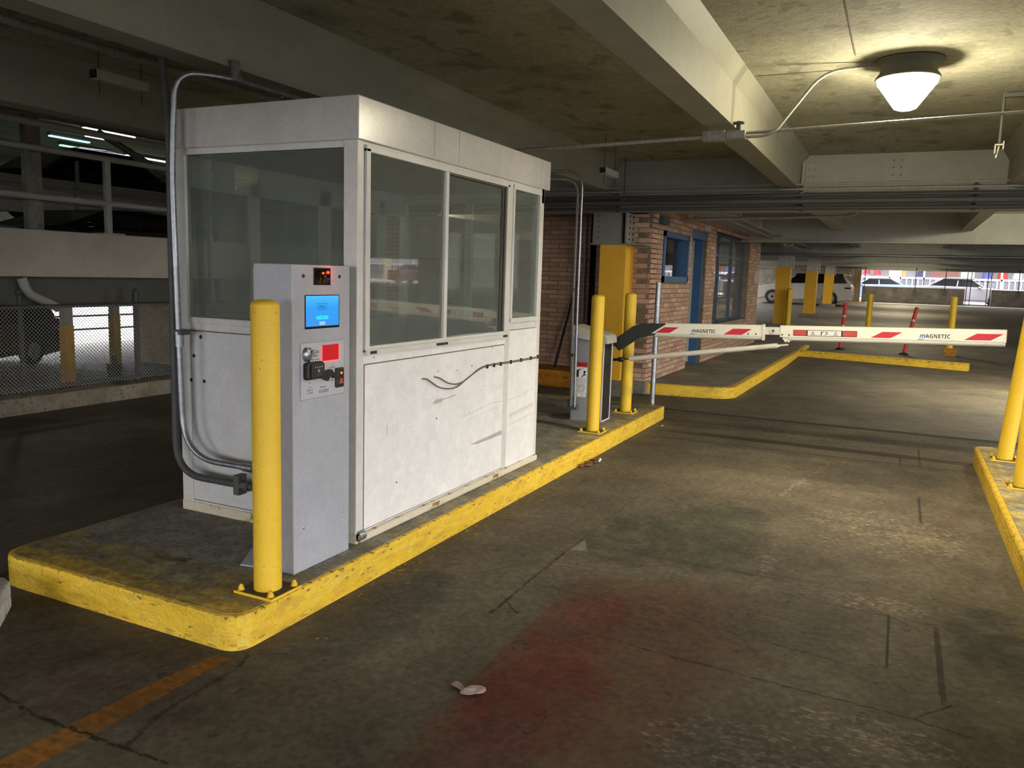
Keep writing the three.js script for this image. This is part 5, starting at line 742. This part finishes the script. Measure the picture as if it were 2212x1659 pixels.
// ---------- wire uprights on the far wall and the gap gate ----------
[[-1.85, 'left'], [0.62, 'second'], [2.02, 'third'], [5.3, 'fourth']].forEach(([x, n], i) => { const p = thing('fence_post', `thin dark upright on the far wall, ${n} from its left end`, 'post', [x, 1.545, -47.93]); part('rod', bar(V(x, 1.2, -47.92), V(x, 2.58, -47.92), 0.022, 0.022, 6), M.dark, p); part('bracket', bx(x - 0.1, x + 0.1, 1.15, 1.42, -47.945, -47.9, 0.01), M.darkSteel, p); });
{ const g = thing('gap_gate', 'thin wire gate filling the gap in the far wall', 'gate', [3.55, 0.7, -48.05]); for (const x of [3.02, 3.2, 3.95, 4.1]) part('upright', bar(V(x, 0.72, -48.05), V(x, 2.58, -48.05), 0.022, 0.022, 6), M.dark, g); for (const y of [0.98, 1.95]) part('rail', bar(V(2.95, y, -48.05), V(4.15, y, -48.05), 0.015, 0.015, 6), M.dark, g); part('threshold', [bx(2.95, 4.15, 0.55, 0.72, -48.25, -47.95), bx(2.95, 4.15, 0.72, 0.76, -48.25, -48.1)], M.darkSteel, g); }
// ---------- shop front across the street ----------
{
  const Z = -58, B = thing('shop_building', 'cream and white shop front with tall display windows across the street', 'building', [4, 0.64, Z]);
  const wallM = std(0xd8d0c6, 0.8, { map: tPaint }), whiteM = std(0xc9c5c2, 0.6), brown = std(0x6a3f3a, 0.7), panelDark = std(0x55525c, 0.6), inside = std(0xa39da8, 0.8);
  part('wall', [bx(-9, 45, 3.9, 9, Z - 0.5, Z), bx(-9, 45, 0.6, 0.85, Z - 0.3, Z), bx(-9, 45, 0.6, 9, Z - 2.6, Z - 2.4)], wallM, B);
  part('display_floor', bx(-9, 45, 2.1, 2.16, Z - 2.4, Z - 0.1), whiteM, B);
  part('interior', bx(-9, 45, 1.5, 4, Z - 1.7, Z - 1.6), inside, B);
  const piers = [-5.0, -0.47, 3.63, 8.2, 12.5, 17, 21.5, 26, 30.5, 35];
  for (const x of piers) { for (let k = 0; k < 9; k++) part('pier_block', bx(x - 0.29, x + 0.29, 0.85 + k * 0.36, 0.85 + k * 0.36 + 0.335, Z - 0.35, Z + 0.06, 0.012), M.cream, B); }
  for (let i = 0; i < piers.length - 1; i++) {
    const a = piers[i] + 0.29, b = piers[i + 1] - 0.29, w = b - a, door = i === 1;
    const f = part('window_frame', [bx(a, b, 2.08, 2.2, Z - 0.2, Z), bx(a, b, 0.85, 1.58, Z - 0.18, Z - 0.04), bx(a, a + 0.07, 0.85, 3.9, Z - 0.2, Z), bx(b - 0.07, b, 0.85, 3.9, Z - 0.2, Z), bx(a + w * 0.38, a + w * 0.38 + 0.1, 0.85, 3.9, Z - 0.2, Z), bx(a, b, 3.5, 3.6, Z - 0.2, Z)], whiteM, B);
    part('pane', [sheetZ(Z - 0.12, a + 0.07, a + w * 0.38, 2.2, 3.9), sheetZ(Z - 0.12, a + w * 0.38 + 0.1, b - 0.07, 2.2, 3.9)], plainGlass, f, { each: true });
    if (i === 1) part('door_leaf', [bx(a + w * 0.5, b - 0.2, 1.62, 3.8, Z - 0.18, Z - 0.14)], brown, f, { label: 'dark brown shop panel' });
    const n = Math.max(4, Math.round(w / 0.34));
    for (let k = 0; k < n; k++) { const x = a + 0.08 + k * (w - 0.16) / n; part('bulkhead_panel', bx(x + 0.02, x + (w - 0.16) / n - 0.07, 1.6, 2.05, Z - 0.12, Z - 0.05), panelDark, B); part('bulkhead_bar', bx(x - 0.05, x + 0.02, 0.85, 2.12, Z - 0.15, Z), whiteM, B); }
  }
}
const dress = (x, y, h, c, name, label) => { const d = thing(name, label, 'clothing', [x, y, -58.9]); part('garment', lathe([[h * 0.2, 0], [h * 0.17, h * 0.25], [h * 0.12, h * 0.55], [h * 0.15, h * 0.75], [h * 0.17, h * 0.86], [h * 0.06, h * 0.95], [h * 0.05, h]], 0, 0, 0, 18), std(c, 0.85), d, { local: true }); part('sleeve', [-1, 1].map((k) => bar(V(k * h * 0.15, h * 0.84, 0), V(k * h * 0.24, h * 0.5, 0), h * 0.055, h * 0.045, 10)), std(c, 0.85), d, { local: true, each: true }); return d; };
dress(4.75, 2.20, 1.35, 0x4a4f96, 'dress', 'blue-violet dress in the right shop window, left of the red one');
dress(5.6, 2.22, 1.5, 0xc01f24, 'dress', 'bright red dress in the right shop window');
dress(6.4, 2.25, 1.3, 0xb9c4cc, 'dress', 'pale dress in the right shop window, right of the red one');
dress(-0.05, 2.25, 1.2, 0xc79468, 'jacket', 'tan jacket in the middle shop window');
dress(1.05, 2.25, 1.2, 0x3b3b58, 'jacket', 'dark jacket in the middle shop window');
dress(-2.2, 2.35, 1.2, 0xb4313a, 'jacket', 'large red garment in the left shop window');
dress(-1.55, 2.30, 1.1, 0xb83844, 'jacket', 'red jacket nearest the pier in the left shop window');
// ---------- chain-link fence on the left kerb ----------
{
  const F = thing('chain_link_fence', 'grey chain-link fence with steel rails on the kerb left of the booth', 'fence', [-8.12, 0.17, -6]);
  const fx = -8.12, y0 = 0.2, y1 = 1.09, z0 = -12, z1 = 1.5;
  for (const z of [-9.4, -6.68, -5.28, -2.6, 0.2]) { const p = part('post', [bar(V(fx - 0.05, 0.15, z), V(fx - 0.05, 1.22, z), z === -6.68 ? 0.034 : 0.024, z === -6.68 ? 0.034 : 0.024, 10)], M.darkPipe, F); part('cap', new THREE.SphereGeometry(0.036, 10, 8).translate(fx - 0.05, 1.23, z), M.darkPipe, p); }
  part('rail', bar(V(fx - 0.02, 1.085, z0), V(fx - 0.02, 1.085, z1), 0.02, 0.02, 8), M.darkPipe, F);
  part('rail', bar(V(fx - 0.02, 0.235, z0), V(fx - 0.02, 0.235, z1), 0.02, 0.02, 8), M.darkPipe, F);
  const d = 0.042, wires = [], h = y1 - y0, R = 0.003;
  const wire = (za, zb) => { const pts = [], n = Math.round(h / d) * 2; for (let i = 0; i <= n; i++) pts.push(V(fx + (i % 2 ? 0.0025 : -0.0025), y0 + h * i / n, za + (zb - za) * i / n)); return bar(V(fx + (zb > za ? 0.0022 : -0.0022), y0, za), V(fx + (zb > za ? 0.0022 : -0.0022), y1, zb), R, R, 4); };
  for (let z = z0; z < z1; z += d) { wires.push(wire(z, z + h), wire(z + h, z)); }
  part('mesh', wires, std(0x9b9c98, 0.6, { metalness: 0.2 }), F, { kind: 'stuff', label: 'woven wire mesh' });
}
// ---------- raised deck: railing, column, lights ----------
{
  const R = thing('guard_railing', 'grey steel guard railing along the parapet of the raised deck', 'railing', [-8.3, 1.885, -6]);
  for (const z of [-9.9, -6.46, -3.0]) { const p = part('post', bx(-8.34, -8.28, 1.885, 2.76, z - 0.035, z + 0.035, 0.008), M.girder, R); part('foot', bx(-8.4, -8.21, 1.885, 1.9, z - 0.14, z + 0.14), M.girder, p); }
  for (const y of [2.235, 2.735]) part('rail', bar(V(-8.31, y, -14), V(-8.31, y, 1.4), 0.035, 0.035, 10), M.girder, R);
}
{ const c = structGroup('deck_column', [-8.55, 1.62, -5.62], 'grey column standing behind the parapet railing'); part('shaft', bx(-8.62, -8.52, 1.62, 4.35, -5.83, -5.66, 0.01), std(0xa09c92, 0.8, { map: tConcrete }), c); }
{ const R = thing('guard_railing', 'thin railing in front of the second parapet', 'railing', [-13.9, 2.4, -9]); for (const y of [2.62, 2.85]) part('rail', bar(V(-13.9, y, -20), V(-13.9, y, 1.4), 0.03, 0.03, 8), M.girder, R); for (const z of [-14, -10.2, -7]) part('post', bar(V(-13.92, 2.4, z), V(-13.92, 3.4, z), 0.035, 0.035, 8), M.girder, R); }
function tube(label, x, y, z, len, c, k) {
  const T = thing('fluorescent_light', label, 'light', [x, y, z]);
  part('housing', bx(-0.07, 0.07, 0.0, 0.06, -len / 2, len / 2, 0.004), M.girder, T, { local: true });
  part('tube_light', bx(-0.05, 0.05, -0.03, 0.0, -len / 2 + 0.02, len / 2 - 0.02, 0.012), new THREE.MeshStandardMaterial({ color: 0xffffff, emissive: c, emissiveIntensity: k }), T, { local: true });
  const l = new THREE.RectAreaLight(c, k * 30, 0.1, len); l.position.set(x, y - 0.035, z); l.lookAt(x, y - 1, z); scene.add(l);
}
tube('white ceiling tube of the raised deck, uppermost in view', -15.3, 4.28, -12.0, 1.25, 0xf0f4ff, 2.2);
tube('short white ceiling tube right of the greenish ones', -16.2, 4.28, -12.5, 0.8, 0xf0f4ff, 2.2);
tube('greenish ceiling tube of the raised deck, upper of two', -17.05, 4.28, -12.35, 1.0, 0x9fe8d8, 1.6);
tube('greenish ceiling tube of the raised deck, lower of two', -18.15, 4.28, -13.5, 1.25, 0x9fe8d8, 1.6);
tube('bright white ceiling tube nearest the booth corner', -18.0, 4.28, -15.3, 1.5, 0xf4f6ff, 2.4);
{ const p = thing('drain_pipe', 'grey elbow drain pipe hanging below the parapet behind the fence', 'pipe', [-8.6, 1.2, -5.7]); part('tube', pipe([V(-8.38, 1.38, -5.45), V(-8.38, 1.22, -5.5), V(-8.38, 1.05, -5.85)], 0.05, 0.12, 12), M.girder, p); }
// lower level columns and rails seen through the mesh
[[-14.9, -10.55, 'left'], [-16.9, -13.2, 'right']].forEach(([x, z, n]) => { const c = structGroup('lower_column', [x, -0.9, z], `${n} yellow column on the lower level behind the fence`); part('shaft', bx(x - 0.095, x + 0.095, -0.9, 0.3, z - 0.095, z + 0.095, 0.004), M.columnYellow, c); part('upper_shaft', bx(x - 0.085, x + 0.085, 0.3, 1.45, z - 0.085, z + 0.085), M.girder, c); });
{ const r = thing('edge_rail', 'dark rails across the bright lower opening', 'railing', [-22, -0.9, -14]); for (const y of [-0.45, -0.05]) part('rail', bar(V(-22, y, -19.5), V(-22, y, -8.6), 0.03, 0.03, 6), M.dark, r); for (const z of [-18.5, -15.5, -12.5, -9.5]) part('post', bar(V(-22, -0.9, z), V(-22, 0.7, z), 0.04, 0.04, 6), M.dark, r); }
single('bin', 'small dark bin beside the fence post on the kerb', 'bin', [lathe([[0, 0], [0.07, 0], [0.085, 0.18], [0.09, 0.2], [0, 0.2]], -8.35, 0.17, -6.5, 16), lathe([[0.03, 0], [0.03, 0.1], [0, 0.1]], -8.35, 0.37, -6.5, 10)], M.dark);
{ const b = thing('street_house', 'pale building with a dark band of windows far beyond the lower level', 'building', [-55, -1, -30]); part('wall', bx(-58, -52, -1, 8, -60, -8), std(0xc9c6cc, 0.8), b); part('window_band', bx(-52.05, -51.9, 2.2, 3.6, -58, -10), std(0x6f7f98, 0.3), b); }
renderer.render(scene, camera);
